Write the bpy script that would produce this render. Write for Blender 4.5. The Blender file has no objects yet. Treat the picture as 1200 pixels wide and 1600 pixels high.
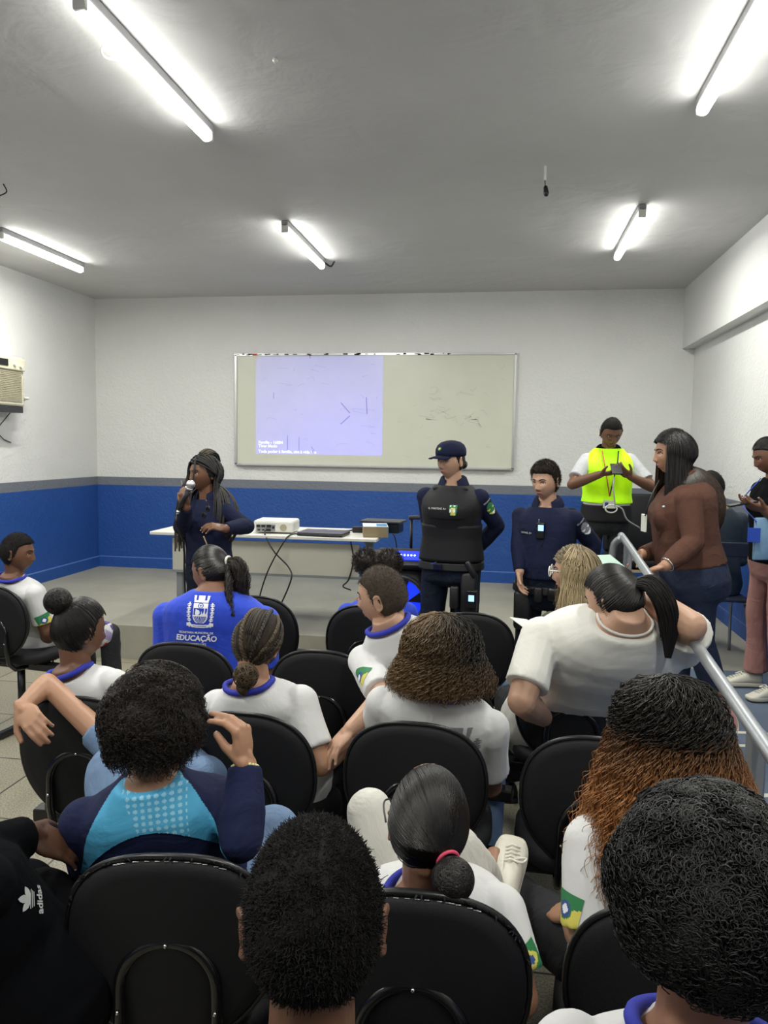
import bpy, math, random
import numpy as np
from mathutils import Vector, Matrix
from mathutils.bvhtree import BVHTree

SC = bpy.context.scene
COL = SC.collection
R8 = np.random.RandomState(7)
random.seed(4)
V3 = lambda *a: np.array(a, float)

# ------------------------------------------------------------------ camera
FPX, YAW, PITCH, ROLL = 1180.76, .1598, .0873, .0143
_cy, _sy = math.cos(YAW), math.sin(YAW)
CF = V3(-_sy*math.cos(PITCH), _cy*math.cos(PITCH), -math.sin(PITCH))
_r0 = V3(_cy, _sy, 0); _u0 = np.cross(_r0, CF)
CR = _r0*math.cos(ROLL)+_u0*math.sin(ROLL)
CU = -_r0*math.sin(ROLL)+_u0*math.cos(ROLL)
CAM = V3(0, 0, 1.72)
cd = bpy.data.cameras.new('camera'); cam = bpy.data.objects.new('camera', cd); COL.objects.link(cam)
cd.sensor_fit = 'VERTICAL'; cd.sensor_height = 36; cd.lens = FPX/1600*36; cd.clip_start = .02
cam.matrix_world = Matrix(((CR[0], CU[0], -CF[0], CAM[0]), (CR[1], CU[1], -CF[1], CAM[1]), (CR[2], CU[2], -CF[2], CAM[2]), (0, 0, 0, 1)))
SC.camera = cam

def at(x, y, d):            # measured pixel + measured distance -> place in the room
    return CAM+(CF+CR*(x-600)/FPX-CU*(y-800)/FPX)*d

# ------------------------------------------------------------------ world, exposure
w = bpy.data.worlds.new('world'); SC.world = w; w.use_nodes = True
w.node_tree.nodes['Background'].inputs[0].default_value = (.6, .65, .7, 1)
w.node_tree.nodes['Background'].inputs[1].default_value = .02
SC.view_settings.view_transform = 'Standard'; SC.view_settings.look = 'None'
SC.view_settings.exposure = 0.78; SC.view_settings.gamma = 1
TUBE_EMIT = 14.0       # glow of each tube
TUBE_WATT = 20.5       # light sent down by each fixture

# ------------------------------------------------------------------ helpers
def tag(o, label=None, cat=None, group=None, kind=None):
    if label: o['label'] = label
    if cat: o['category'] = cat
    if group: o['group'] = group
    if kind: o['kind'] = kind
    return o

ROOT = {}
WORLDV = {}
def empty(name, loc, label=None, cat=None, group=None):
    o = bpy.data.objects.new(name, None); COL.objects.link(o); o.location = tuple(loc); o.empty_display_size = .05
    ROOT[o.name] = np.array(loc, float)
    return tag(o, label, cat, group)

def mk(name, V, F, mats, parent=None, smooth=True, midx=None, attr=None):
    V = np.asarray(V, float).reshape(-1, 3)
    org = V3(0, 0, 0)
    if parent is not None: org = ROOT[parent.name]
    me = bpy.data.meshes.new(name)
    me.from_pydata((V-org).tolist(), [], F if isinstance(F, list) else F.tolist())
    if not isinstance(mats, (list, tuple)): mats = [mats]
    for m in mats: me.materials.append(m)
    if midx is not None: me.polygons.foreach_set('material_index', np.asarray(midx, dtype=np.int32))
    if smooth: me.polygons.foreach_set('use_smooth', np.ones(len(me.polygons), dtype=bool))
    if attr is not None:
        for k, val in attr.items():
            a = me.attributes.new(k, 'FLOAT', 'POINT'); a.data.foreach_set('value', np.asarray(val, dtype=np.float32))
    me.update()
    o = bpy.data.objects.new(name, me); COL.objects.link(o)
    if parent is not None: o.parent = parent
    ROOT[o.name] = org
    WORLDV[o.name] = (V, F)
    return o

def nrm(v):
    v = np.asarray(v, float); return v/(np.linalg.norm(v)+1e-12)
def RZ(a): c, s = math.cos(a), math.sin(a); return np.array([[c, -s, 0], [s, c, 0], [0, 0, 1.]])
def RX(a): c, s = math.cos(a), math.sin(a); return np.array([[1, 0, 0], [0, c, -s], [0, s, c.real]])
def RY(a): c, s = math.cos(a), math.sin(a); return np.array([[c, 0, s], [0, 1, 0], [-s, 0, c]])
def heading(a, pitch=0, roll=0):
    return RZ(math.radians(a))@RX(math.radians(pitch))@RY(math.radians(roll))
def basis(d, ref=(0, 0, 1)):
    d = nrm(d); ref = np.array(ref, float)
    if abs(d@ref) > .95: ref = V3(0, 1, 0) if abs(d[1]) < .9 else V3(1, 0, 0)
    x = nrm(np.cross(ref, d)); y = np.cross(d, x)
    return x, y, d

class Geo:
    def __init__(s): s.V = []; s.F = []; s.n = 0; s.M = []
    def add(s, V, F, m=0):
        s.V.append(np.asarray(V, float)); s.F += [tuple(int(i)+s.n for i in f) for f in F]; s.n += len(V); s.M += [m]*len(F)
        return s
    def loft(s, rings, m=0, cap=True):
        rings = [np.asarray(r) for r in rings]; k = len(rings[0]); V = np.concatenate(rings); F = []
        for i in range(len(rings)-1):
            for j in range(k):
                a = i*k+j; b = i*k+(j+1) % k
                F.append((a, b, b+k, a+k))
        if cap:
            F.append(tuple(range(k-1, -1, -1))); F.append(tuple((len(rings)-1)*k+j for j in range(k)))
        return s.add(V, F, m)
    def cap(s, a, b, ra, rb, n=14, m=0, flat=False, sq=1.0, ref=(0, 0, 1)):
        a = np.array(a, float); b = np.array(b, float); x, y, d = basis(b-a, ref)
        rings = []
        t = np.linspace(0, 2*math.pi, n, endpoint=False)
        circ = np.cos(t)[:, None]*x+np.sin(t)[:, None]*y*sq
        if not flat:
            for q in (80, 55, 28): rings.append(a-d*ra*math.sin(math.radians(q))+circ*ra*math.cos(math.radians(q)))
        rings.append(a+circ*ra); rings.append(b+circ*rb)
        if not flat:
            for q in (28, 55, 80): rings.append(b+d*rb*math.sin(math.radians(q))+circ*rb*math.cos(math.radians(q)))
        return s.loft(rings, m)
    def ell(s, c, rad, Rm=None, nu=18, nv=11, m=0):
        Rm = np.eye(3) if Rm is None else Rm
        rad = np.array([rad]*3 if np.isscalar(rad) else rad, float); c = np.array(c, float); rings = []
        t = np.linspace(0, 2*math.pi, nu, endpoint=False)
        for i in range(nv):
            p = math.radians(-86+172*i/(nv-1))
            q = np.stack([np.cos(t)*math.cos(p), np.sin(t)*math.cos(p), np.full(nu, math.sin(p))], 1)*rad
            rings.append(c+q@Rm.T)
        return s.loft(rings, m)
    def box(s, c, size, Rm=None, m=0, bev=0):
        Rm = np.eye(3) if Rm is None else Rm
        h = np.array(size, float)/2; c = np.array(c, float)
        if bev <= 0:
            V = [c+Rm@(h*V3(x, y, z)) for z in (-1, 1) for x, y in ((-1, -1), (1, -1), (1, 1), (-1, 1))]
            return s.add(V, [(3, 2, 1, 0), (4, 5, 6, 7), (0, 1, 5, 4), (1, 2, 6, 5), (2, 3, 7, 6), (3, 0, 4, 7)], m)
        bev = min(bev, .49*min(size)); rings = []
        def rr(ix, z):
            out = []
            for sx, sy, a0 in ((1, 1, 0), (-1, 1, 90), (-1, -1, 180), (1, -1, 270)):
                for a in (0, 45, 90):
                    q = math.radians(a0+a)
                    out.append(c+Rm@V3(sx*(h[0]-bev)+math.cos(q)*(bev-ix), sy*(h[1]-bev)+math.sin(q)*(bev-ix), z))
            return out
        for ix, z in ((bev*.9, -h[2]), (bev*.3, -h[2]+bev*.3), (0, -h[2]+bev), (0, h[2]-bev), (bev*.3, h[2]-bev*.3), (bev*.9, h[2])): rings.append(rr(ix, z))
        return s.loft(rings, m)
    def tube(s, pts, r, n=8, m=0, closed=False):
        P = np.asarray(pts, float); k = len(P); r = np.full(k, r) if np.isscalar(r) else np.asarray(r)
        T = np.gradient(P, axis=0) if not closed else np.roll(P, -1, 0)-np.roll(P, 1, 0)
        x = basis(T[0])[0]; rings = []; t = np.linspace(0, 2*math.pi, n, endpoint=False)
        for i in range(k):
            d = nrm(T[i]); x = nrm(x-d*(x@d)); y = np.cross(d, x)
            rings.append(P[i]+(np.cos(t)[:, None]*x+np.sin(t)[:, None]*y)*r[i])
        if closed: rings.append(rings[0]); return s.loft(rings, m, cap=False)
        return s.loft(rings, m)
    def prism(s, pts2, h, O, X, Y, Z, m=0, taper=1.0):
        a = [np.array(O)+X*p[0]+Y*p[1] for p in pts2]; b = [np.array(O)+X*p[0]*taper+Y*p[1]*taper+Z*h for p in pts2]
        return s.loft([a, b], m)
    def obj(s, name, mat, parent=None, smooth=False, angle=40):
        o = mk(name, np.concatenate(s.V), s.F, mat, parent, smooth=smooth, midx=s.M)
        return o

def spline(pts, n):
    P = np.array(pts, float); k = len(P); out = []
    Q = np.vstack([2*P[0]-P[1], P, 2*P[-1]-P[-2]])
    for u in np.linspace(0, k-1, n):
        i = min(int(u), k-2); t = u-i; p0, p1, p2, p3 = Q[i:i+4]
        out.append(.5*((2*p1)+(-p0+p2)*t+(2*p0-5*p1+4*p2-p3)*t*t+(-p0+3*p1-3*p2+p3)*t**3))
    return np.array(out)

def wob(V, freq, seed, n=7):
    r = np.random.RandomState(seed); out = np.zeros(len(V))
    for i in range(n):
        d = r.randn(3)*freq*(.5+r.rand()); out += np.sin(V@d+r.rand()*6.28)
    return out/math.sqrt(n)

# ------------------------------------------------------------------ materials
def mat(name, col, rough=.6, metal=0, spec=.5, bump=None, bump2=None, var=None, emit=None, sheen=0):
    m = bpy.data.materials.new(name); m.use_nodes = True; nt = m.node_tree; b = nt.nodes['Principled BSDF']
    b.inputs['Base Color'].default_value = (*col, 1); b.inputs['Roughness'].default_value = rough
    b.inputs['Metallic'].default_value = metal; b.inputs['Specular IOR Level'].default_value = spec
    if sheen: b.inputs['Sheen Weight'].default_value = sheen
    geo = nt.nodes.new('ShaderNodeNewGeometry')
    if var:                # (scale, amount) irregular tone of the material itself
        n = nt.nodes.new('ShaderNodeTexNoise'); n.inputs['Scale'].default_value = var[0]; n.inputs['Detail'].default_value = 5
        nt.links.new(geo.outputs['Position'], n.inputs['Vector'])
        mx = nt.nodes.new('ShaderNodeMix'); mx.data_type = 'RGBA'
        mx.inputs['A'].default_value = (*[c*(1-var[1]) for c in col], 1); mx.inputs['B'].default_value = (*[min(1, c*(1+var[1])) for c in col], 1)
        nt.links.new(n.outputs['Fac'], mx.inputs['Factor']); nt.links.new(mx.outputs['Result'], b.inputs['Base Color'])
    last = None
    for bp in (bump, bump2):
        if bp:             # (scale, strength, distance)
            n = nt.nodes.new('ShaderNodeTexNoise'); n.inputs['Scale'].default_value = bp[0]; n.inputs['Detail'].default_value = 4
            if len(bp) > 3: n.inputs['Distortion'].default_value = bp[3]
            nt.links.new(geo.outputs['Position'], n.inputs['Vector'])
            bn = nt.nodes.new('ShaderNodeBump'); bn.inputs['Strength'].default_value = bp[1]; bn.inputs['Distance'].default_value = bp[2]
            nt.links.new(n.outputs['Fac'], bn.inputs['Height'])
            if last: nt.links.new(last.outputs['Normal'], bn.inputs['Normal'])
            last = bn
    if last: nt.links.new(last.outputs['Normal'], b.inputs['Normal'])
    if emit: b.inputs['Emission Color'].default_value = (*emit[0], 1); b.inputs['Emission Strength'].default_value = emit[1]
    return m

def hairmat(name, root, tip=None, streak=None, rough=.45, spec=.4, ramp=None):
    m = bpy.data.materials.new(name); m.use_nodes = True; nt = m.node_tree; b = nt.nodes['Principled BSDF']
    b.inputs['Roughness'].default_value = rough; b.inputs['Specular IOR Level'].default_value = spec
    a = nt.nodes.new('ShaderNodeAttribute'); a.attribute_name = 'al'
    a2 = nt.nodes.new('ShaderNodeAttribute'); a2.attribute_name = 'rnd'
    r = nt.nodes.new('ShaderNodeValToRGB'); r.color_ramp.elements[0].color = (*root, 1); r.color_ramp.elements[0].position = .45 if tip else 0
    r.color_ramp.elements[1].color = (*(tip or root), 1); r.color_ramp.elements[1].position = .85
    if ramp: r.color_ramp.elements[0].position, r.color_ramp.elements[1].position = ramp
    mx = nt.nodes.new('ShaderNodeMix'); mx.data_type = 'RGBA'
    nt.links.new(a.outputs['Fac'], r.inputs['Fac']); nt.links.new(r.outputs['Color'], mx.inputs['A'])
    st = streak or tuple(c*1.6+.004 for c in root)
    mx.inputs['B'].default_value = (*st, 1)
    r2 = nt.nodes.new('ShaderNodeValToRGB'); r2.color_ramp.elements[0].position = .35 if streak else .3; r2.color_ramp.elements[1].position = .95
    nt.links.new(a2.outputs['Fac'], r2.inputs['Fac'])
    if ramp: mx.inputs['Factor'].default_value = 0
    else: nt.links.new(r2.outputs['Color'], mx.inputs['Factor'])
    nt.links.new(mx.outputs['Result'], b.inputs['Base Color'])
    return m

def pos_nodes(m):
    nt = m.node_tree; g = nt.nodes.new('ShaderNodeNewGeometry'); s = nt.nodes.new('ShaderNodeSeparateXYZ')
    nt.links.new(g.outputs['Position'], s.inputs[0]); return nt, nt.nodes['Principled BSDF'], g, s

def wall_material(name, low=True):
    m = bpy.data.materials.new(name); m.use_nodes = True; nt, b, g, s = pos_nodes(m)
    N = nt.nodes.new; L = nt.links.new
    def mix(fac, A, B):
        x = N('ShaderNodeMix'); x.data_type = 'RGBA'
        for k, v in (('Factor', fac), ('A', A), ('B', B)):
            if hasattr(v, 'links') or hasattr(v, 'is_linked'): L(v, x.inputs[k])
            else: x.inputs[k].default_value = v
        return x.outputs['Result']
    def step(z, soft=.004):
        r = N('ShaderNodeMapRange'); r.inputs['From Min'].default_value = z-soft; r.inputs['From Max'].default_value = z+soft
        L(s.outputs['Z'], r.inputs['Value']); return r.outputs['Result']
    n = N('ShaderNodeTexNoise'); n.inputs['Scale'].default_value = 1.3; n.inputs['Detail'].default_value = 6; L(g.outputs['Position'], n.inputs['Vector'])
    white = mix(n.outputs['Fac'], (.60, .60, .585, 1), (.72, .72, .705, 1))
    blue = mix(n.outputs['Fac'], (.016, .064, .26, 1), (.021, .080, .30, 1))
    c = mix(step(1.225), blue, (.155, .17, .20, 1)); c = mix(step(1.32), c, white)
    # skirting line painted slightly darker, with its pale top edge
    c2 = mix(step(.385, .002), (.018, .075, .30, 1), (.11, .20, .46, 1)); c = mix(step(.393, .002), c2, c)
    L(c, b.inputs['Base Color']); b.inputs['Roughness'].default_value = .45; b.inputs['Specular IOR Level'].default_value = .35
    n1 = N('ShaderNodeTexNoise'); n1.inputs['Scale'].default_value = 38; n1.inputs['Detail'].default_value = 3; n1.inputs['Distortion'].default_value = .6; L(g.outputs['Position'], n1.inputs['Vector'])
    n2 = N('ShaderNodeTexNoise'); n2.inputs['Scale'].default_value = 6; n2.inputs['Detail'].default_value = 3; L(g.outputs['Position'], n2.inputs['Vector'])
    b1 = N('ShaderNodeBump'); b1.inputs['Strength'].default_value = .55; b1.inputs['Distance'].default_value = .012; L(n1.outputs['Fac'], b1.inputs['Height'])
    b2 = N('ShaderNodeBump'); b2.inputs['Strength'].default_value = .25; b2.inputs['Distance'].default_value = .03; L(n2.outputs['Fac'], b2.inputs['Height'])
    L(b1.outputs['Normal'], b2.inputs['Normal']); L(b2.outputs['Normal'], b.inputs['Normal'])
    return m

def tile_floor():
    m = bpy.data.materials.new('terrazzo_tile'); m.use_nodes = True; nt, b, g, s = pos_nodes(m); N = nt.nodes.new; L = nt.links.new
    br = N('ShaderNodeTexBrick'); br.offset = 0; br.inputs['Scale'].default_value = 1; br.inputs['Brick Width'].default_value = .6; br.inputs['Row Height'].default_value = .6
    br.inputs['Mortar Size'].default_value = .005; br.inputs['Color1'].default_value = (.27, .245, .19, 1); br.inputs['Color2'].default_value = (.31, .285, .22, 1); br.inputs['Mortar'].default_value = (.05, .048, .042, 1)
    L(g.outputs['Position'], br.inputs['Vector'])
    v = N('ShaderNodeTexNoise'); v.inputs['Scale'].default_value = 140; v.inputs['Detail'].default_value = 2; L(g.outputs['Position'], v.inputs['Vector'])
    r = N('ShaderNodeValToRGB'); r.color_ramp.elements[0].position = .35; r.color_ramp.elements[0].color = (.55, .55, .52, 1); r.color_ramp.elements[1].position = .68; r.color_ramp.elements[1].color = (1.3, 1.3, 1.25, 1); L(v.outputs['Fac'], r.inputs['Fac'])
    mx = N('ShaderNodeMix'); mx.data_type = 'RGBA'; mx.blend_type = 'MULTIPLY'; mx.inputs['Factor'].default_value = 1
    L(br.outputs['Color'], mx.inputs['A']); L(r.outputs['Color'], mx.inputs['B']); L(mx.outputs['Result'], b.inputs['Base Color'])
    b.inputs['Roughness'].default_value = .42
    return m

M = {}
M['wall'] = wall_material('painted_stucco')
M['ceiling'] = mat('ceiling_paint', (.56, .555, .54), .75, bump=(3, .35, .05, .5), bump2=(60, .15, .004), var=(1.2, .10))
M['beam'] = mat('beam_paint', (.64, .64, .625), .6, bump=(30, .3, .006))
M['floor'] = tile_floor()
M['concrete'] = mat('brushed_concrete', (.30, .29, .235), .55, bump=(14, .25, .01, 1.2), var=(2.6, .22))
M['ramp'] = mat('blue_grey_floor_paint', (.10, .135, .19), .5, bump=(20, .15, .004), var=(4, .22))
M['line'] = mat('cream_line_paint', (.55, .54, .45), .6, var=(30, .2))
M['board'] = mat('whiteboard_enamel', (.585, .59, .50), .28, var=(5, .05))
M['alu'] = mat('aluminium', (.55, .55, .55), .35, .9)
M['galv'] = mat('galvanised_steel', (.35, .37, .39), .42, .7, var=(20, .12))
M['tube'] = mat('tube_glow', (1, 1, 1), .5, emit=((1.0, 1.0, .95), TUBE_EMIT))
M['fixture'] = mat('fixture_enamel', (.30, .30, .31), .4)
M['blackfab'] = mat('black_upholstery', (.005, .0053, .007), .7, spec=.35, bump=(260, .25, .002))
M['blackpl'] = mat('black_plastic', (.008, .008, .009), .33, spec=.5)
M['blackgl'] = mat('black_gloss_tube', (.006, .006, .007), .18, spec=.6)
M['chrome'] = mat('chrome', (.7, .7, .7), .15, 1)
M['white'] = mat('white_plastic', (.66, .66, .62), .45)
M['cream'] = mat('cream_plastic', (.60, .57, .43), .45)
M['creamdark'] = mat('dark_cream_plastic', (.36, .33, .23), .5)  # darker cream for the louvre bars and vent grille
M['table'] = mat('white_laminate', (.66, .65, .60), .35)
M['panel'] = mat('beige_panel', (.46, .45, .38), .5)
M['tleg'] = mat('grey_table_leg', (.24, .26, .27), .4, .3)
M['laptop'] = mat('dark_laptop', (.035, .035, .04), .35, .3)
M['card'] = mat('brown_cardboard', (.24, .19, .11), .8)
M['boxblue'] = mat('box_blue_print', (.03, .19, .42), .4)
M['boxwhite'] = mat('box_white_print', (.6, .66, .7), .4)
M['orange'] = mat('orange_ring', (.75, .10, .03), .4, emit=((1, .12, .02), .3))
M['bluelight'] = mat('blue_led', (.01, .02, .5), .4, emit=((.005, .03, .9), .75))
M['ledwhite'] = mat('led_dots', (.3, .4, 1), .4, emit=((.5, .65, 1), 5))
M['screen'] = mat('lit_screen', (.2, .4, .8), .3, emit=((.25, .5, .95), 1.2))
M['navy'] = mat('navy_uniform_cloth', (.0075, .0105, .034), .85, spec=.2, bump=(9, .5, .02, 1.0))
M['navytr'] = mat('navy_trouser_cloth', (.006, .010, .022), .85, spec=.2, bump=(11, .7, .02, 1.4))
M['vestblk'] = mat('black_vest_nylon', (.008, .008, .010), .7, spec=.3, bump=(160, .3, .002), bump2=(9, .3, .01))
M['webbing'] = mat('black_webbing', (.007, .007, .008), .5, bump=(200, .4, .002))
M['tee'] = mat('white_cotton', (.62, .62, .62), .85, sheen=.1, bump=(7, .35, .02, .6))
M['teewarm'] = mat('off_white_cotton', (.66, .65, .60), .85, sheen=.1, bump=(6, .38, .025, .6))
M['teegrey'] = mat('grey_cotton', (.42, .43, .45), .85, bump=(8, .5, .02, 1.2))
M['royal'] = mat('royal_blue_cotton', (.012, .05, .52), .8, sheen=.1, bump=(7, .5, .02, 1.4))
M['royaltrim'] = mat('blue_rib_collar', (.02, .03, .36), .8, bump=(300, .4, .001))
M['olive'] = mat('olive_cotton', (.05, .055, .035), .85, bump=(7, .5, .02))
M['jacketnavy'] = mat('navy_sport_knit', (.009, .013, .048), .85, spec=.2, bump=(7, .6, .02, 1.3))
M['skyblue'] = mat('light_blue_panel', (.06, .33, .55), .75, bump=(7, .4, .02, 1.3))
M['skydot'] = mat('pale_dot_print', (.25, .52, .68), .75)
M['blackhood'] = mat('black_jersey', (.003, .0033, .0045), .95, spec=.08, bump=(6, .6, .02, 1.3))
M['silverprint'] = mat('silver_print', (.50, .51, .50), .4)
M['jeans'] = mat('light_denim', (.14, .22, .36), .85, bump=(9, .6, .02, 1.4), var=(9, .35))
M['jeansdark'] = mat('dark_denim', (.009, .017, .046), .85, bump=(9, .6, .02, 1.4), var=(10, .25))
M['blackjeans'] = mat('black_denim', (.012, .013, .016), .85, bump=(9, .6, .02, 1.4))
M['whitejeans'] = mat('white_denim', (.56, .55, .50), .85, bump=(8, .6, .02, 1.5))
M['pink'] = mat('dusty_pink_denim', (.33, .16, .14), .85, bump=(9, .6, .02, 1.4), var=(9, .2))
M['brown'] = mat('brown_corduroy', (.085, .038, .026), .85, spec=.2, bump=(8, .6, .02, 1.2), bump2=(220, .2, .001))
M['hivis'] = mat('hivis_lime', (.50, .95, .0), .6, bump=(7, .4, .02), emit=((.45, .95, 0), .16))
M['teal'] = mat('dark_teal_cotton', (.022, .038, .055), .8, bump=(7, .5, .02, 1.2))
M['shoewhite'] = mat('worn_white_leather', (.56, .54, .46), .5, bump=(30, .3, .003), var=(18, .12))
M['rubber'] = mat('off_white_rubber', (.58, .55, .45), .6)
M['lace'] = mat('white_lace', (.68, .66, .58), .8)
M['blackshoe'] = mat('black_leather', (.01, .01, .011), .4)
M['sandal'] = mat('pink_sandal', (.55, .25, .22), .5)
M['lipd'] = mat('lip_brown', (.15, .045, .035), .45)
M['lipl'] = mat('lip_rose', (.36, .12, .10), .45)
M['eyew'] = mat('eye_white', (.55, .53, .5), .25)
M['iris'] = mat('iris_brown', (.012, .006, .004), .15)
M['brow'] = mat('brow_hair', (.012, .009, .008), .7)
M['nail'] = mat('pale_nail', (.62, .45, .38), .3)
M['ivory'] = mat('clear_pink_frame', (.75, .55, .50), .2)
M['glass'] = mat('lens', (.8, .82, .82), .05)
M['glass'].node_tree.nodes['Principled BSDF'].inputs['Transmission Weight'].default_value = .95
M['green'] = mat('green_print', (.02, .18, .06), .7)
M['yellow'] = mat('yellow_print', (.62, .55, .10), .7)
M['blueprint'] = mat('blue_print', (.03, .07, .25), .7)
M['greyprint'] = mat('grey_print', (.20, .20, .22), .8)
M['whiteprint'] = mat('white_print', (.80, .82, .88), .6)
M['red'] = mat('red_print', (.5, .02, .03), .6)
M['orangep'] = mat('orange_print', (.62, .16, .06), .7)
M['purplep'] = mat('purple_print', (.09, .06, .26), .7)
M['mauvep'] = mat('mauve_print', (.30, .26, .45), .7)
M['strapblue'] = mat('blue_lanyard', (.02, .07, .45), .6)
M['bead'] = mat('pale_bead', (.62, .6, .25), .3)
M['bead2'] = mat('pink_bead', (.6, .3, .5), .3)
M['wood'] = mat('pale_wood', (.5, .38, .22), .6)
M['paper'] = mat('printed_paper', (.66, .68, .60), .7)
M['mark'] = mat('marker_smudge', (.50, .505, .455), .4)
M['markdark'] = mat('marker_stroke', (.33, .33, .37), .5)
M['rust'] = mat('chipped_edge', (.035, .025, .02), .8)
SK = {}
for k, c in dict(dark=(.085, .038, .022), brown=(.15, .070, .040), mid=(.25, .125, .075), tan=(.38, .205, .125), light=(.47, .28, .19), fair=(.52, .30, .215)).items():
    SK[k] = mat('skin_'+k, c, .48, spec=.4, bump=(300, .08, .001), var=(25, .06))
    SK[k].node_tree.nodes['Principled BSDF'].inputs['Subsurface Weight'].default_value = .06
    SK[k].node_tree.nodes['Principled BSDF'].inputs['Subsurface Scale'].default_value = .02
HM = {}
HM['black'] = hairmat('black_hair', (.0075, .006, .0055), rough=.42)
HM['buzz'] = hairmat('cropped_hair', (.055, .042, .032), rough=.8, spec=.2)
HM['fuzz'] = hairmat('cropped_black_hair', (.010, .009, .0085), rough=.85, spec=.2)
HM['curlblack'] = hairmat('black_curls', (.006, .0055, .0055), streak=(.012, .011, .011), rough=.5)
HM['brownish'] = hairmat('dark_brown_curls', (.012, .0085, .007), streak=(.03, .02, .014), rough=.5)
HM['high'] = hairmat('highlighted_curls', (.012, .008, .0055), tip=(.075, .040, .017), streak=(.24, .145, .062), rough=.45)
HM['ombre'] = hairmat('ombre_curls', (.012, .009, .007), tip=(.34, .14, .042), rough=.45, ramp=(.42, .72))
HM['blonde'] = hairmat('blonde_streaks', (.10, .075, .045), tip=(.30, .23, .13), streak=(.42, .33, .19), rough=.45)
HM['braid'] = hairmat('braided_hair', (.008, .007, .007), tip=(.11, .075, .035), rough=.6)
HM['cornrow'] = hairmat('cornrow_hair', (.022, .017, .012), streak=(.07, .05, .03), rough=.6)
HM['cornbun'] = hairmat('cornrow_bun', (.05, .032, .016), streak=(.12, .08, .04), rough=.6)
HM['longbrown'] = hairmat('long_dark_hair', (.007, .006, .006), tip=(.075, .045, .022), rough=.36)

HM['shortbrown'] = hairmat('short_brown_hair', (.022, .015, .011), rough=.6, spec=.3)
# ------------------------------------------------------------------ room shell
XL, XR, YB, YF, ZC, SH = -4.69, 1.84, 8.14, -3.2, 3.34, .27
def slab(name, lo, hi, m, label=None):
    lo = np.array(lo, float); hi = np.array(hi, float)
    o = Geo().box((lo+hi)/2, hi-lo).obj(name, m); tag(o, label, None, None, 'structure'); return o
slab('floor', (XL-.2, YF-.2, -.15), (XR+.2, 5.5, 0), M['floor'], 'speckled grey tiled floor')
slab('ceiling', (XL-.2, YF-.2, ZC), (XR+.2, YB+.2, ZC+.15), M['ceiling'], 'grey painted concrete ceiling')
slab('wall_front', (XL-.2, YB, -.15), (XR+.2, YB+.2, ZC), M['wall'], 'front wall, white over grey band and blue dado')
slab('wall_left', (XL-.2, YF, -.15), (XL, YB, ZC), M['wall'])
slab('wall_right', (XR, YF, -.15), (XR+.2, YB, ZC), M['wall'])
slab('wall_back', (XL-.2, YF-.2, -.15), (XR+.2, YF, ZC), M['wall'])
slab('trim_1', (1.72, YF, 2.74), (XR, YB, ZC), M['beam'], 'white beam running along the right wall below the ceiling')
g = Geo(); g.box((-2.0, 6.82, .135), (5.38, 2.64, .27)); g.box((1.265, 6.67, .135), (1.15, 2.94, .27))
tag(g.obj('floor_stage', M['concrete']), 'raised concrete stage at the front of the room', None, None, 'structure')
g = Geo(); g.box((XL+.012, 6.85, .33), (.024, 2.56, .12)); tag(g.obj('baseboard_left', M['wall']), kind='structure')
g = Geo(); g.box((-1.42, YB-.012, .33), (6.5, .024, .12)); tag(g.obj('baseboard_front', M['wall']), kind='structure')
# ramp
g = Geo(); X0, X1 = .69, XR
prof = [(1.05, 0), (3.8, .27), (5.2, .27), (5.2, 0)]
g.loft([[V3(x, y, z) for y, z in prof] for x in (X0, X1)])
tag(g.obj('floor_ramp', M['ramp']), 'blue-grey painted ramp rising to the stage beside the handrail', None, None, 'structure')
g = Geo()
for (x0, x1, y, wd) in ((.95, 1.5, 3.98, .035), (.95, 1.8, 3.80, .035), (1.0, 1.75, 3.35, .03)):
    z = lambda yy: min(.27, (yy-1.05)*.27/2.75)+.001
    xs = np.linspace(x0, x1, 14); a = []; b = []
    for x in xs:
        yy = y+.05*math.sin((x-x0)*4); a.append(V3(x, yy, z(yy))); b.append(V3(x, yy+wd, z(yy+wd)))
    n = len(xs); g.add(np.array(a+b), [(i, i+1, n+i+1, n+i) for i in range(n-1)])
tag(g.obj('trim_2', M['line']), 'cream lines painted across the blue ramp', None, None, 'structure')

# ------------------------------------------------------------------ ceiling lights
def make_light(x, y0, y1, label):
    t = empty('ceiling_light', (x, (y0+y1)/2, ZC), label, 'light', 'tube lights on the ceiling')
    Geo().box((x, (y0+y1)/2, ZC-.022), (.052, y1-y0, .044), bev=.008).obj('housing', M['fixture'], t)
    g = Geo(); g.tube([V3(x, y0+.03, ZC-.066), V3(x, y1-.03, ZC-.066)], .028, 14); g.obj('tube', M['tube'], t, True)
    for y in (y0+.012, y1-.012): Geo().box((x, y, ZC-.055), (.05, .024, .06), bev=.006).obj('end_cap', M['white'], t)
    l = bpy.data.lights.new('tube_light', 'AREA'); l.shape = 'RECTANGLE'; l.size = .05; l.size_y = y1-y0-.1; l.energy = TUBE_WATT; l.color = (1, 1, .93)
    lo = bpy.data.objects.new('tube_light', l); COL.objects.link(lo); lo.parent = t; lo.location = (0, 0, -.098)
    return t
make_light(-1.55, 2.62, 3.82, 'long tube light nearest on the upper left of the ceiling')
make_light(.84, 2.62, 3.82, 'long tube light at the upper right corner of the ceiling')
make_light(.84, 5.36, 6.54, 'short-looking tube light above the right end of the front wall')
make_light(-1.64, 5.45, 6.6, 'tube light on the ceiling above the whiteboard')
make_light(-3.87, 5.38, 6.52, 'tube light over the left side wall')
make_light(-3.87, 2.62, 3.82, 'added unseen tube light left of the nearest one, outside the picture')  # unseen fixture, added for more light in the room
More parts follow.
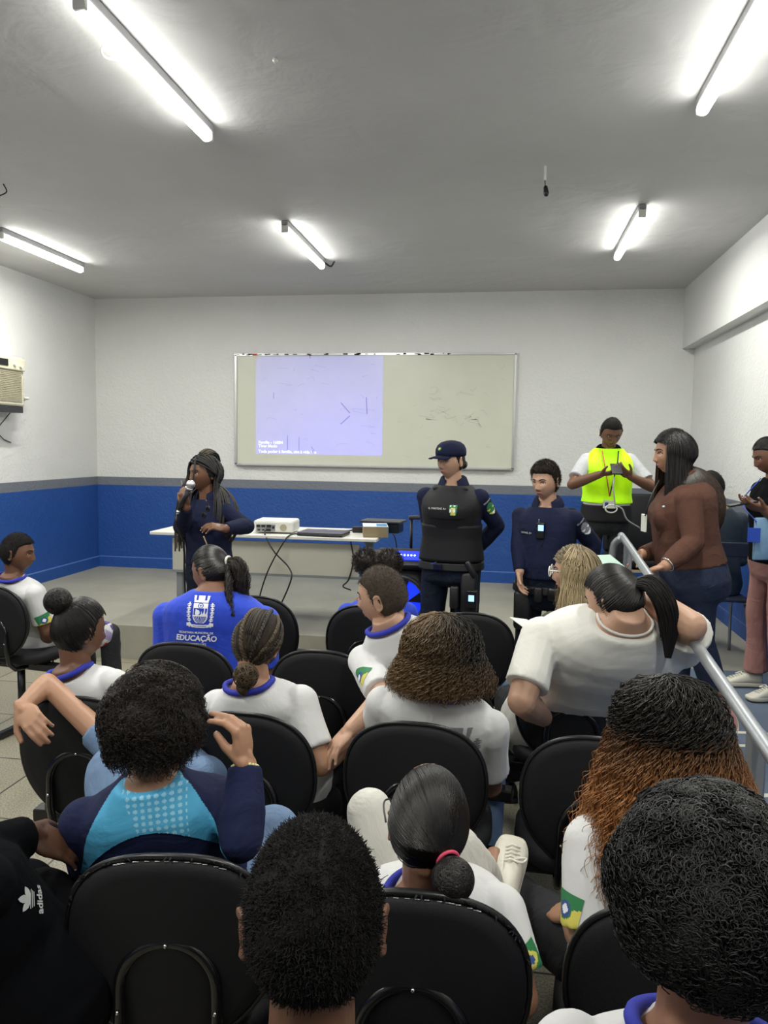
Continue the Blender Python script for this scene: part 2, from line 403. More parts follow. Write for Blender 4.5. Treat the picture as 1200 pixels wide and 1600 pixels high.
for x in (-3.87, -1.55, .84): make_light(x, -.3, .9, 'added unseen tube light over the back rows, outside the picture')  # unseen fixtures behind the camera, added to light the room

def wire(name, pts, r, m, label, cat, group=None, n=30):
    o = Geo().tube(spline(pts, n), r, 6).obj(name, m, None, True); return tag(o, label, cat, group)
t = empty('hanging_lamp_socket', (.172, 4.6, ZC), 'bare lamp socket dangling from the ceiling on a short white cord', 'socket')
Geo().tube([V3(.172, 4.6, ZC), V3(.172, 4.6, ZC-.08)], .008, 8).obj('cord_sleeve', M['white'], t)
Geo().tube([V3(.172, 4.6, ZC-.08), V3(.175, 4.6, ZC-.12)], .003, 6).obj('cord', M['blackpl'], t)
g = Geo(); g.cap((.177, 4.6, ZC-.12), (.182, 4.6, ZC-.155), .012, .016); g.obj('socket', M['blackpl'], t, True)
wire('loose_wire', [(-3.2, 4.5, ZC), (-3.18, 4.5, ZC-.05), (-3.23, 4.48, ZC-.09), (-3.21, 4.47, ZC-.15)], .004, M['blackpl'], 'dark loose wire hanging from the ceiling at the left edge', 'wire')
wire('loose_wire', [(-1.575, 2.98, ZC-.01), (-1.66, 2.98, ZC-.03), (-1.67, 3.02, ZC-.05), (-1.61, 3.05, ZC-.05)], .005, M['white'], 'white loose wire end beside the nearest ceiling light', 'wire')
wire('loose_wire', [(-1.62, 6.62, ZC-.03), (-1.58, 6.66, ZC-.05), (-1.54, 6.62, ZC-.02)], .008, M['blackpl'], 'wire ends at the front end of the light above the whiteboard', 'wire')
tag(Geo().ell((-1.01, 3.22, ZC-.008), (.012, .012, .012)).obj('ceiling_hook', M['white'], None, True), 'tiny hook in the ceiling right of the nearest light', 'hook')

# ------------------------------------------------------------------ whiteboard
WB = (-2.995, .062, 1.493, 2.70); y0 = YB
t = empty('whiteboard', (-1.47, YB, 1.49), 'long whiteboard with worn frame on the white front wall', 'whiteboard')
Geo().box(((WB[0]+WB[1])/2, YB-.012, (WB[2]+WB[3])/2), (WB[1]-WB[0], .02, WB[3]-WB[2])).obj('board', M['board'], t)
g = Geo()
for zz in (WB[2], WB[3]): g.box(((WB[0]+WB[1])/2, YB-.018, zz), (WB[1]-WB[0]+.03, .036, .022))
for xx in (WB[0], WB[1]): g.box((xx, YB-.018, (WB[2]+WB[3])/2), (.022, .036, WB[3]-WB[2]))
g.obj('frame', M['alu'], t)
Geo().box(((WB[0]+WB[1])/2, YB-.04, WB[2]-.004), (WB[1]-WB[0]-.1, .05, .012)).obj('pen_tray', M['alu'], t)
g = Geo()
for i in range(34):
    x = WB[0]+.02+(R8.rand()**1.1)*2.4; g.box((x, YB-.037, WB[3]+R8.uniform(-.006, .008)), (R8.uniform(.01, .06), .004, R8.uniform(.006, .014)))
g.obj('chipped_edge', M['rust'], t)
Geo().box((-2.77, YB-.038, WB[3]), (.05, .005, .018)).obj('red_mark', M['red'], t)
# smudges and strokes left on the board
g = Geo()
def stroke(pts, r): g.add(*ribbon([V3(x, YB-.0235, z) for x, z in pts], r))
def ribbon(P, wd):
    P = np.array(P); T = np.gradient(P, axis=0); Nn = np.cross(T, V3(0, 1, 0)); Nn /= np.linalg.norm(Nn, axis=1)[:, None]+1e-9
    n = len(P); return np.vstack([P+Nn*wd/2, P-Nn*wd/2]), [(i, n+i, n+i+1, i+1) for i in range(n-1)]
for i in range(22):
    x, z = R8.uniform(-.85, -.25), R8.uniform(1.95, 2.35); stroke(spline([(x, z), (x+R8.uniform(-.06, .08), z+R8.uniform(-.04, .04)), (x+R8.uniform(-.12, .15), z+R8.uniform(-.05, .05))], 6), .007)
for i in range(26):
    x, z = R8.uniform(-2.7, -1.4), R8.uniform(1.6, 2.6); stroke(spline([(x, z), (x+R8.uniform(-.05, .08), z+R8.uniform(-.01, .03)), (x+R8.uniform(-.1, .15), z+R8.uniform(-.03, .03))], 6), .006)
for i in range(14):
    x, z = R8.uniform(-1.3, 0), R8.uniform(1.6, 2.6); stroke(spline([(x, z), (x+.02, z+R8.uniform(-.02, .02)), (x+.05, z+R8.uniform(-.03, .03))], 5), .005)
g.obj('marker_smudges', M['mark'], t)
g = Geo()
stroke([(-2.56, 2.29), (-2.56, 2.22)], .008); stroke([(-1.80, 2.18), (-1.70, 2.07)], .012); stroke([(-1.70, 2.04), (-1.80, 1.95)], .012); stroke([(-1.52, 2.24), (-1.51, 2.06)], .011)
stroke([(-2.40, 1.82), (-2.40, 1.66)], .008); stroke([(-2.27, 1.80), (-2.27, 1.66)], .007); stroke([(-2.13, 1.70), (-2.10, 1.66), (-2.13, 1.65)], .009); stroke([(-2.15, 2.70), (-2.15, 2.66)], .012)
g.obj('marker_strokes', M['markdark'], t)

def text_mesh(s, size, extr=0, align='LEFT', shear=0, off=0):
    c = bpy.data.curves.new('txt', 'FONT'); c.body = s; c.size = size; c.extrude = extr; c.align_x = align; c.shear = shear; c.offset = off; c.resolution_u = 3
    o = bpy.data.objects.new('txt', c); COL.objects.link(o); bpy.context.view_layer.update()
    me = bpy.data.meshes.new_from_object(o.evaluated_get(bpy.context.evaluated_depsgraph_get()))
    V = np.array([v.co[:] for v in me.vertices]).reshape(-1, 3); F = [tuple(p.vertices) for p in me.polygons]
    bpy.data.objects.remove(o); bpy.data.meshes.remove(me); bpy.data.curves.remove(c)
    return V, F
g = Geo()
for s, z, sz in (('Família - 16884', 1.735, .046), ('Tiver Medo', 1.695, .046), ('Toda poder à família, sim à vida !  \u25CF', 1.635, .046)):
    V, F = text_mesh(s.replace('\u25CF', 'o'), sz, off=.0012); g.add(np.stack([-2.735+V[:, 0], np.full(len(V), YB-.0245), z+V[:, 1]-.01], 1), F)
g.obj('painted_projection_text', mat('glowing_projection_paint', (.9, .95, 1), .5, emit=((.7, .85, 1), .25)), t)  # projected light put into pale, faintly glowing letters on the board

# ------------------------------------------------------------------ air conditioner
t = empty('air_conditioner', (XL, 6.5, 2.05), 'cream window air conditioner sticking out of the left wall', 'air conditioner')
ya, yb, za, zb, xo = 5.95, 6.62, 2.04, 2.50, XL+.14
Geo().box(((XL+xo)/2+.003, (ya+yb)/2, (za+zb)/2), (xo-XL, yb-ya, zb-za), bev=.02).obj('body', M['cream'], t)
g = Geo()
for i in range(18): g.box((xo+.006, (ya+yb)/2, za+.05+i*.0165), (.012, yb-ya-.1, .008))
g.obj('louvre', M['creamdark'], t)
Geo().box((xo+.012, (ya+yb)/2, zb-.075), (.03, yb-ya-.02, .11), bev=.01).obj('control_panel', M['cream'], t)
for yy, zz in ((6.53, zb-.085), (6.44, zb-.075)):
    g = Geo(); g.cap((xo+.025, yy, zz), (xo+.045, yy, zz), .018, .015, flat=True); g.obj('knob', M['white'], t)
Geo().box((xo+.03, 6.2, zb-.07), (.006, .3, .06)).obj('vent_opening', M['blackpl'], t)
Geo().box((xo-.02, 6.3, za-.03), (.1, .5, .06)).obj('bracket', M['laptop'], t)
g = Geo(); g.box((XL+.02, 6.76, 2.14), (.04, .045, .07), bev=.008); g.cap((XL+.04, 6.76, 2.13), (XL+.08, 6.76, 2.13), .018, .015); tag(g.obj('wall_socket', M['white'], None, True), 'small white socket and plug right of the air conditioner', 'socket')
wire('cord', [(xo-.03, 6.5, za-.02), (XL+.06, 6.44, 1.92), (XL+.03, 6.37, 1.82), (XL+.02, 6.45, 1.74), (XL+.012, 6.58, 1.70)], .005, M['laptop'], 'dark cord hanging under the air conditioner', 'cord')

# ------------------------------------------------------------------ table on the stage and what stands on it
tx0, tx1, ty0, ty1, tz = -2.77, -.95, 5.56, 6.22, 1.02
t = empty('table', ((tx0+tx1)/2, (ty0+ty1)/2, SH), 'long white table with beige front panel on the stage', 'table')
Geo().box(((tx0+tx1)/2, (ty0+ty1)/2, tz-.012), (tx1-tx0, ty1-ty0, .025), bev=.005).obj('tabletop', M['table'], t)
Geo().box(((tx0+tx1)/2, ty0+.10, .835), (tx1-tx0-.30, .02, .25)).obj('modesty_panel', M['panel'], t)
Geo().box(((tx0+tx1)/2, ty0+.10, .70), (tx1-tx0-.30, .03, .02)).obj('panel_rail', M['tleg'], t)
for lx in (tx0+.19, tx1-.08):
    lg = Geo().box((lx, ty0+.16, (SH+1.0)/2), (.055, .07, 1.0-SH), bev=.008).obj('leg', M['tleg'], t)
    Geo().box((lx, (ty0+ty1)/2, SH+.02), (.055, ty1-ty0-.08, .04), bev=.01).obj('foot', M['tleg'], lg)
    Geo().box((lx, (ty0+ty1)/2, .99), (.05, ty1-ty0-.1, .03)).obj('support', M['tleg'], lg)
# projector
pc = V3(-1.80, 5.80, tz)
t = empty('projector', pc, 'white projector with rear ports on the stage table', 'projector')
Rp = RZ(math.radians(4))
Geo().box(pc+V3(0, 0, .058), (.32, .25, .095), Rp, bev=.018).obj('body', M['white'], t)
g = Geo()
for i, (x, z, sx, sz) in enumerate(((-.12, .06, .03, .02), (-.08, .06, .03, .018), (-.115, .03, .02, .014), (-.035, .06, .035, .022), (-.04, .03, .04, .02), (.0, .05, .018, .02), (-.08, .03, .02, .012))): g.box(pc+Rp@V3(x, -.126, z), (sx, .004, sz), Rp)
g.obj('port', M['laptop'], t)
g = Geo(); g.box(pc+Rp@V3(-.06, -.125, .045), (.15, .002, .055), Rp); g.obj('port_plate', M['alu'], t)
g = Geo(); g.cap(pc+Rp@V3(.08, -.128, .05), pc+Rp@V3(.08, -.124, .05), .028, .028, flat=True); g.obj('vent_grille', M['creamdark'], t)
g = Geo(); g.cap(pc+Rp@V3(-.08, .12, .06), pc+Rp@V3(-.08, .14, .06), .03, .03, flat=True); g.obj('lens', M['blackgl'], t)
# its beam: a lamp at the lens with a rectangular gate
l = bpy.data.lights.new('projector_lamp', 'SPOT'); l.energy = 135; l.shadow_soft_size = .005; l.spot_blend = 0; l.color = (.05, .04, 1.0)
src = V3(-1.82, 6.0, 1.14); tgt = V3(-2.052, YB-.024, 2.147)
lo = bpy.data.objects.new('projector_lamp', l); COL.objects.link(lo); lo.parent = t; lo.location = tuple(src-pc)
dz = V3(0, 1, 0); l.spot_size = math.radians(80)
lo.rotation_euler = (math.radians(90), 0, 0)
l.use_nodes = True; nt = l.node_tree; em = nt.nodes['Emission']; tc = nt.nodes.new('ShaderNodeTexCoord'); sp = nt.nodes.new('ShaderNodeSeparateXYZ')
nt.links.new(tc.outputs['Normal'], sp.inputs[0])
D = YB-.024-src[1]
def rng(axis, lo_, hi_):
    dv = nt.nodes.new('ShaderNodeMath'); dv.operation = 'DIVIDE'; nt.links.new(sp.outputs[axis], dv.inputs[0])
    ab = nt.nodes.new('ShaderNodeMath'); ab.operation = 'ABSOLUTE'; nt.links.new(sp.outputs['Z'], ab.inputs[0]); nt.links.new(ab.outputs[0], dv.inputs[1])
    sb = nt.nodes.new('ShaderNodeMath'); sb.operation = 'SUBTRACT'; nt.links.new(dv.outputs[0], sb.inputs[0]); sb.inputs[1].default_value = (lo_+hi_)/2/D
    a2 = nt.nodes.new('ShaderNodeMath'); a2.operation = 'ABSOLUTE'; nt.links.new(sb.outputs[0], a2.inputs[0])
    lt = nt.nodes.new('ShaderNodeMath'); lt.operation = 'LESS_THAN'; nt.links.new(a2.outputs[0], lt.inputs[0]); lt.inputs[1].default_value = (hi_-lo_)/2/D
    return lt
ax = rng('X', -2.765-src[0], -1.340-src[0]); ay = rng('Y', 1.612-src[2], 2.682-src[2])
mm = nt.nodes.new('ShaderNodeMath'); mm.operation = 'MULTIPLY'; nt.links.new(ax.outputs[0], mm.inputs[0]); nt.links.new(ay.outputs[0], mm.inputs[1])
nt.links.new(mm.outputs[0], em.inputs['Strength'])
# laptop
t = empty('laptop', (-1.38, 5.70, tz), 'closed dark laptop in the middle of the stage table', 'laptop')
Rl = RZ(math.radians(-3))
Geo().box((-1.39, 5.70, tz+.013), (.36, .25, .018), Rl, bev=.006).obj('base', M['laptop'], t)
Geo().box((-1.39, 5.705, tz+.027), (.36, .25, .009), Rl, bev=.004).obj('lid', mat('grey_laptop_lid', (.09, .09, .10), .4, .3), t)
# power adapter, receiver
tag(Geo().box((-1.16, 5.95, tz+.025), (.11, .06, .05), RZ(.2), bev=.008).obj('power_adapter', M['blackpl'], None), 'black power adapter between laptop and cardboard box', 'adapter')
g = Geo(); g.cap((-1.06, 6.05, tz+.03), (-1.0, 6.02, tz+.03), .03, .028); g.box((-1.08, 6.07, tz+.04), (.10, .05, .03)); tag(g.obj('power_strip', M['blackpl'], None, True), 'black plug block behind the power adapter on the table', 'plug')
# box
t = empty('cardboard_box', (-1.0, 5.8, tz), 'brown cardboard box with blue printed side on right end of table', 'box')
Rb = RZ(math.radians(12)); bc = V3(-1.00, 5.78, tz)
Geo().box(bc+V3(0, 0, .041), (.19, .26, .082), Rb).obj('carton', M['card'], t)
Geo().box(bc+Rb@V3(.0965, 0, .041), (.003, .262, .083), Rb).obj('blue_side', M['boxblue'], t)
Geo().box(bc+Rb@V3(0, 0, .0835), (.192, .262, .003), Rb).obj('printed_top', M['boxwhite'], t)
Geo().box(bc+Rb@V3(.05, -.02, .086), (.08, .16, .002), Rb).obj('blue_panel', M['boxblue'], t)
g = Geo(); g.cap(bc+Rb@V3(.098, .0, .045), bc+Rb@V3(.100, .0, .045), .025, .025, flat=True, n=20); g.obj('round_mark', M['boxwhite'], t)
tag(Geo().box((-.98, 6.05, tz+.09), (.34, .22, .018), RZ(-.1), bev=.006).obj('flat_case', M['laptop'], None), 'flat dark case behind the cardboard box', 'case')
g = Geo(); g.box((-.98, 6.05, tz+.04), (.30, .18, .08), RZ(-.1), bev=.01); tag(g.obj('equipment_case', M['blackpl'], None), 'black case under the flat case at the table corner', 'case')
# cables
wire('projector_cable', [(-1.84, 5.66, tz+.03), (-1.83, 5.58, tz+.01), (-1.74, 5.535, .90), (-1.62, 5.53, .78), (-1.60, 5.5, .68), (-1.72, 5.5, .42), (-1.80, 5.5, .38), (-1.86, 5.5, .46), (-1.80, 5.53, .72), (-1.68, 5.53, .95), (-1.62, 5.57, tz+.01), (-1.52, 5.66, tz+.01), (-1.50, 5.75, tz+.01)], .006, M['blackpl'], 'black cable looping down in front of the table panel', 'cable', n=90)
wire('charger_cable', [(-1.56, 5.78, tz+.006), (-1.40, 5.93, tz+.006), (-1.28, 5.90, tz+.006), (-1.22, 5.96, tz+.02)], .005, M['blackpl'], 'thin black cable lying behind the laptop', 'cable')
wire('tangled_cable', [(-1.60, 5.95, tz+.006), (-1.45, 5.98, tz+.01), (-1.35, 5.92, tz+.006), (-1.22, 6.03, tz+.01), (-1.10, 6.03, tz+.02)], .006, M['blackpl'], 'tangle of black cable behind the projector', 'cable')
wire('power_lead', [(-.97, 6.12, tz+.02), (-.90, 6.2, .95), (-.88, 6.15, .7), (-.93, 6.0, .5), (-.97, 5.9, .3)], .005, M['blackpl'], 'black lead dropping from right end of table', 'cable')

# ------------------------------------------------------------------ trolley speaker
sc = V3(-.655, 4.99, 0)
t = empty('trolley_speaker', sc, 'tall black trolley speaker with blue lights and raised handle', 'speaker')
rr = []
for z, hw, hd in ((.02, .20, .16), (.06, .22, .18), (.60, .21, .17), (.78, .19, .15), (.97, .175, .13)):
    a = np.linspace(0, 2*math.pi, 28, endpoint=False); ca, sa = np.cos(a), np.sin(a)
    rr.append(np.stack([sc[0]+hw*np.sign(ca)*abs(ca)**.5, sc[1]+hd*np.sign(sa)*abs(sa)**.5, np.full(28, z)], 1))
g = Geo(); g.loft(rr); g.obj('cabinet', M['blackpl'], t, True)
for zc, rd in ((.72, .155), (.32, .155)):
    c0 = sc+V3(0, -.185, zc)
    g = Geo(); a = np.linspace(0, 2*math.pi, 40, endpoint=False); g.tube([c0+V3(math.cos(q)*rd, -.005, math.sin(q)*rd) for q in a], .018, 8, closed=True); g.obj('woofer_ring', M['laptop'], t, True)
    g = Geo(); g.cap(c0, c0+V3(0, .01, 0), rd-.01, rd-.06, n=32, flat=True); cone = g.obj('woofer_cone', M['bluelight'], t)
    g = Geo()
    for i in range(5):
        q = i*2*math.pi/5+.3; g.prism([(.04, -.016), (rd-.02, -.05), (rd-.02, .02)], .01, c0+V3(0, -.012, 0), V3(math.cos(q), 0, math.sin(q)), V3(-math.sin(q), 0, math.cos(q)), V3(0, 1, 0))
    g.obj('grille_blade', M['blackpl'], t)
    g = Geo(); g.ell(c0+V3(.02, -.008, .02), (.02, .008, .03)); g.obj('led', M['ledwhite'], t, True)
Rt_ = RX(math.radians(38))
Geo().box(sc+V3(0, -.12, .985), (.33, .16, .05), Rt_, bev=.015).obj('control_panel', M['laptop'], t)
Geo().box(sc+V3(.05, -.137, 1.008), (.20, .08, .006), Rt_).obj('lit_display', M['bluelight'], t)
g = Geo()
for i in range(6): g.ell(sc+V3(-.03+i*.022, -.140, 1.012), .0055)
g.ell(sc+V3(.125, -.140, 1.012), .010); g.obj('led_dot', M['ledwhite'], t, True)
g = Geo(); g.tube([sc+V3(.03, .06, .95), sc+V3(.03, .06, 1.23)], .010); g.tube([sc+V3(.15, .06, .95), sc+V3(.15, .06, 1.23)], .010); g.obj('handle_post', M['blackpl'], t, True)
Geo().box(sc+V3(.09, .06, 1.24), (.16, .035, .028), bev=.01).obj('handle_grip', M['laptop'], t)
t = empty('standing_microphone', sc+V3(.33, -.02, .9), 'black wireless microphone with red ring standing by the speaker', 'microphone')
b0 = sc+V3(.330, -.02, .60)
g = Geo(); g.cap(b0, b0+V3(0, 0, .50), .020, .030); g.obj('body', M['blackpl'], t, True)
g = Geo(); g.cap(b0+V3(0, 0, .50), b0+V3(0, 0, .515), .033, .033, flat=True); g.obj('ring', M['orange'], t, True)
g = Geo(); g.cap(b0+V3(0, 0, .53), b0+V3(0, 0, .57), .027, .02); g.cap(b0+V3(0, 0, .57), b0+V3(0, 0, .62), .015, .012); g.obj('tip', M['blackgl'], t, True)

# ------------------------------------------------------------------ handrail
t = empty('handrail', (.64, 2.7, 0), 'grey steel handrail sloping along the ramp', 'handrail')
rz = lambda y: 1.006+.098*(y-1.91)
pts = [V3(.64, .7, rz(.7)), V3(.64, 2.0, rz(2.0)), V3(.64, 3.0, rz(3.0)), V3(.64, 4.22, rz(4.22)), V3(.63, 4.27, rz(4.27)-.005), V3(.60, 4.30, rz(4.27)-.04), V3(.59, 4.31, rz(4.27)-.12)]
Geo().tube(spline(pts, 50), .0195, 14).obj('rail_tube', M['galv'], t, True)
for y in (1.1, 2.02, 3.05, 4.18):
    zb = max(0, min(.27, (y-1.05)*.098)); Geo().box((.655, y, (rz(y)+zb)/2-.005), (.042, .045, rz(y)-zb-.01), bev=.006).obj('post', M['galv'], t)
    
# ------------------------------------------------------------------ chairs
def egg(th, w, h):
    c, s = math.cos(th), math.sin(th); e = 2/2.5
    x = w/2*np.sign(c)*abs(c)**e; z = h/2*np.sign(s)*abs(s)**e
    if z < 0: x *= 1-.20*(-z/(h/2))**1.6
    return x, z
def back_panel(w, h, yf, yb, bul, zc, zt):
    rings = []; n = 44
    for fr, y in ((.02, yb-bul), (.5, yb-bul*.8), (.85, yb-bul*.3), (.97, yb), (1.0, (yf+yb)/2), (.97, yf), (.85, yf+bul*.35), (.5, yf+bul*.6), (.02, yf+bul*.7)):
        ring = []
        for i in range(n):
            x, z = egg(2*math.pi*i/n, w, h); x *= fr; z *= fr
            ring.append(V3(x, y-.02+.55*x*x-(.10)*z, zc+z))
        rings.append(ring)
    return rings[::-1]
def make_chair(name, label, loc, rot=0, worn=False):
    t = empty(name, (0, 0, 0), label, 'chair', 'black meeting-room chairs')
    g = Geo(); g.loft(back_panel(.425, .40, -.215, -.245, .006, .672, 0)); g.obj('back_shell', M['blackfab'], t, True)
    g = Geo(); g.loft(back_panel(.405, .385, -.185, -.215, .012, .672, 0)); g.obj('backrest', M['blackfab'], t, True)
    g = Geo(); n = 60; pts = []
    for i in range(n):
        x, z = egg(2*math.pi*i/n, .432, .408); pts.append(V3(x, -.250+.55*x*x-.10*z, .672+z))
    g.tube(pts, .0065, 8, closed=True); g.obj('edge_piping', M['blackpl'], t, True)
    # inverted-U tube behind the backrest running down under the seat
    P = []
    for q in np.linspace(180, 0, 22): P.append(V3(.098*math.cos(math.radians(q)), -.262, .60+.098*math.sin(math.radians(q))))
    P = [V3(-.10, -.11, .395), V3(-.10, -.20, .40), V3(-.10, -.245, .44), V3(-.099, -.262, .52)]+P+[V3(.099, -.262, .52), V3(.10, -.245, .44), V3(.10, -.20, .40), V3(.10, -.11, .395)]
    Geo().tube(P, .0125, 10).obj('back_frame', M['blackgl'], t, True)
    for x, z in ((0, .698), (-.098, .56), (.098, .56)): Geo().ell((x, -.276, z), .0045, nu=8, nv=6).obj('screw', M['chrome'], t, True)
    # seat
    rings = []
    for fr, z in ((.3, .415), (.93, .418), (1, .435), (.99, .462), (.92, .478), (.6, .484), (.05, .484)):
        ring = []
        for i in range(40):
            q = 2*math.pi*i/40; c, s = math.cos(q), math.sin(q); x = .235*np.sign(c)*abs(c)**.72*fr; y = .225*np.sign(s)*abs(s)**.72*fr
            ring.append(V3(x, y+.03, z))
        rings.append(ring)
    g = Geo(); g.loft(rings); g.obj('seat', M['blackfab'], t, True)
    Geo().box((0, -.05, .385), (.55, .06, .045), bev=.006).obj('beam', M['blackgl'], t)
    lg = Geo(); lg.tube([V3(0, -.05, .37), V3(0, -.05, .04)], .022); lg.obj('leg', M['blackpl'], t, True)
    g = Geo(); g.box((0, -.03, .02), (.05, .44, .035), bev=.01); g.obj('foot_bar', M['blackpl'], t)
    if worn:
        g = Geo()
        for i in range(40):
            q = math.radians(15+150*R8.rand()); x, z = egg(q, .432, .408); p = V3(x, -.256+.55*x*x-.10*z, .672+z)
            g.cap(p, p+V3(R8.uniform(-.006, .006), R8.uniform(-.01, 0), R8.uniform(-.003, .008)), .0025, .001, n=5)
        tag(g.obj('frayed_edge', M['blackfab'], t, True), kind='stuff')
        g = Geo()
        for i in range(16):
            q = math.radians(60+55*i/16+R8.rand()*3); x, z = egg(q, .428, .404); g.cap(V3(x-.004, -.258+.55*x*x-.10*z, .668+z), V3(x+.004, -.258+.55*x*x-.10*z, .668+z), .0012, .001, n=5)
        tag(g.obj('staples', M['alu'], t, True), kind='stuff')
    t.location = loc; t.rotation_euler = (0, 0, math.radians(rot)); t.scale = (1, 1, 1.034); return t
def dup(root, loc, rot, label):
    r = root.copy(); COL.objects.link(r); r.location = loc; r.rotation_euler = (0, 0, math.radians(rot)); r['label'] = label
    for ch in list(root.children):
        c = ch.copy(); COL.objects.link(c); c.parent = r
    return r
def cpos(x, y): return (x, y+.225, 0)
chair0 = make_chair('chair', 'empty black chair directly in front of the long ombre curls', cpos(.292, 2.188), -2)
worn0 = make_chair('chair', 'black chair with frayed edge behind the navy and light blue jacket', cpos(-.687, 1.384), 9, True)
dup(worn0, cpos(-.158, 1.354), 3, 'black chair with frayed edge behind the low ponytail, nearest row')
for (x, y, rot, lb) in (
    (.370, 1.395, -4, 'black chair behind the ombre-haired student, half hidden by the big black curls'),
    (-.22, .56, 4, 'black chair of the student with short cropped black afro'),
    (.36, .58, -4, 'black chair of the student with big round black curls'),
    (-1.22, 1.33, -6, 'black chair at the lower left corner holding the student in black'),
    (-.248, 2.199, 0, 'black chair behind the student with highlighted curls'),
    (-.768, 2.177, 0, 'black chair behind the student with cornrows'),
    (-1.352, 2.21, 3, 'black chair with a bare arm draped over its back'),
    (.292, 2.933, -3, 'black chair behind the large woman in white t-shirt'),
    (-1.299, 2.898, 2, 'black chair behind the person in royal blue t-shirt'),
    (-.71, 2.904, 0, 'black chair in front of the cornrows, left of the cropped boy'),
    (-.212, 2.677, -4, 'black chair of the cropped boy, mostly behind highlighted curls'),
    (-1.259, 3.877, -8, 'empty black chair right of the royal blue t-shirt'),
    (-.701, 3.787, 4, 'black chair of the person with two hair puffs'),
    (-.152, 3.728, 0, 'empty black chair at the feet of the capped officer'),
    (-2.815, 3.829, -8, 'black chair of the boy at the left edge')):
    dup(chair0, cpos(x, y), rot, lb)

# blue-backed metal chair by the wall on the stage
cc = V3(1.50, 5.50, SH)
t = empty('school_chair', cc, 'chair with silver tube legs under the man in dark teal', 'chair')
g = Geo(); g.box(cc+V3(-.05, .05, .44), (.40, .40, .025), bev=.01); g.obj('seat', M['jeansdark'], t)
for sx in (-1, 1):
    g = Geo(); g.tube(spline([cc+V3(-.05+sx*.19, .25, 0), cc+V3(-.05+sx*.18, .20, .41), cc+V3(-.05+sx*.18, -.12, .42), cc+V3(-.05+sx*.19, -.20, .60), cc+V3(-.05+sx*.19, -.25, .80)], 24), .011); g.obj('side_frame', M['galv'], t, True)
    g = Geo(); g.tube([cc+V3(-.05+sx*.18, -.10, .41), cc+V3(-.05+sx*.20, -.26, 0)], .011); g.obj('leg', M['galv'], t, True)
g = Geo(); g.box(cc+V3(-.05, -.245, .80), (.40, .02, .10), RX(math.radians(8)), bev=.009); g.obj('backrest', M['jeansdark'], t)
# stacked padded chairs behind the hi-vis man
for i, (x, y, lb) in enumerate(((1.10, 6.75, 'black padded chair against the wall between hi-vis man and brown jacket'), (.45, 7.2, 'black padded chair on the stage behind the hi-vis man'))):
    t = empty('padded_chair', (x, y, SH), lb, 'chair', 'padded chairs stored on the stage')
    zt = 1.08 if i == 0 else .90
    g = Geo(); g.box((x, y+.2, SH+zt-.28), (.46, .07, .52), RX(math.radians(-6)), bev=.03); g.obj('backrest', M['blackfab'], t, True)
    g = Geo(); g.box((x, y-.02, SH+zt-.58), (.48, .46, .08), bev=.03); g.obj('seat', M['blackfab'], t, True)
    g = Geo(); g.box((x, y-.02, SH+zt-.645), (.46, .44, .02)); g.obj('seat_board', M['wood'], t)
    for sx in (-1, 1):
        for sy in (-1, 1): Geo().tube([V3(x+sx*.21, y+sy*.19, SH), V3(x+sx*.2, y+sy*.18, SH+zt-.65)], .012).obj('leg', M['blackpl'], t, True)

# ------------------------------------------------------------------ people: surfaces
def union(geo, voxel, sm=2, fac=.5):
    V = np.concatenate(geo.V); me = bpy.data.meshes.new('tmp'); me.from_pydata(V.tolist(), [], geo.F); me.update()
    o = bpy.data.objects.new('tmp', me); COL.objects.link(o)
    r = o.modifiers.new('r', 'REMESH'); r.mode = 'VOXEL'; r.voxel_size = voxel; r.use_smooth_shade = True
    if sm: s = o.modifiers.new('s', 'SMOOTH'); s.iterations = sm; s.factor = fac
    dg = bpy.context.evaluated_depsgraph_get(); dg.update()
    m2 = bpy.data.meshes.new_from_object(o.evaluated_get(dg))
    n = len(m2.vertices); co = np.empty(n*3); m2.vertices.foreach_get('co', co); co = co.reshape(-1, 3)
    no = np.empty(n*3); m2.vertices.foreach_get('normal', no); no = no.reshape(-1, 3)
    F = [tuple(p.vertices) for p in m2.polygons]
    bpy.data.objects.remove(o); bpy.data.meshes.remove(me); bpy.data.meshes.remove(m2)
    return co, F, no

def folds(V, Nn, amp, seed, freq=14):
    a = wob(V*np.array([1, 1, .55]), freq, seed); b = wob(V*np.array([.6, 1, 1.2]), freq*.5, seed+5)
    r = 1-np.abs(a); r2 = 1-np.abs(b)
    return V+Nn*((r*.6+r2*.8-.6)*amp)[:, None]

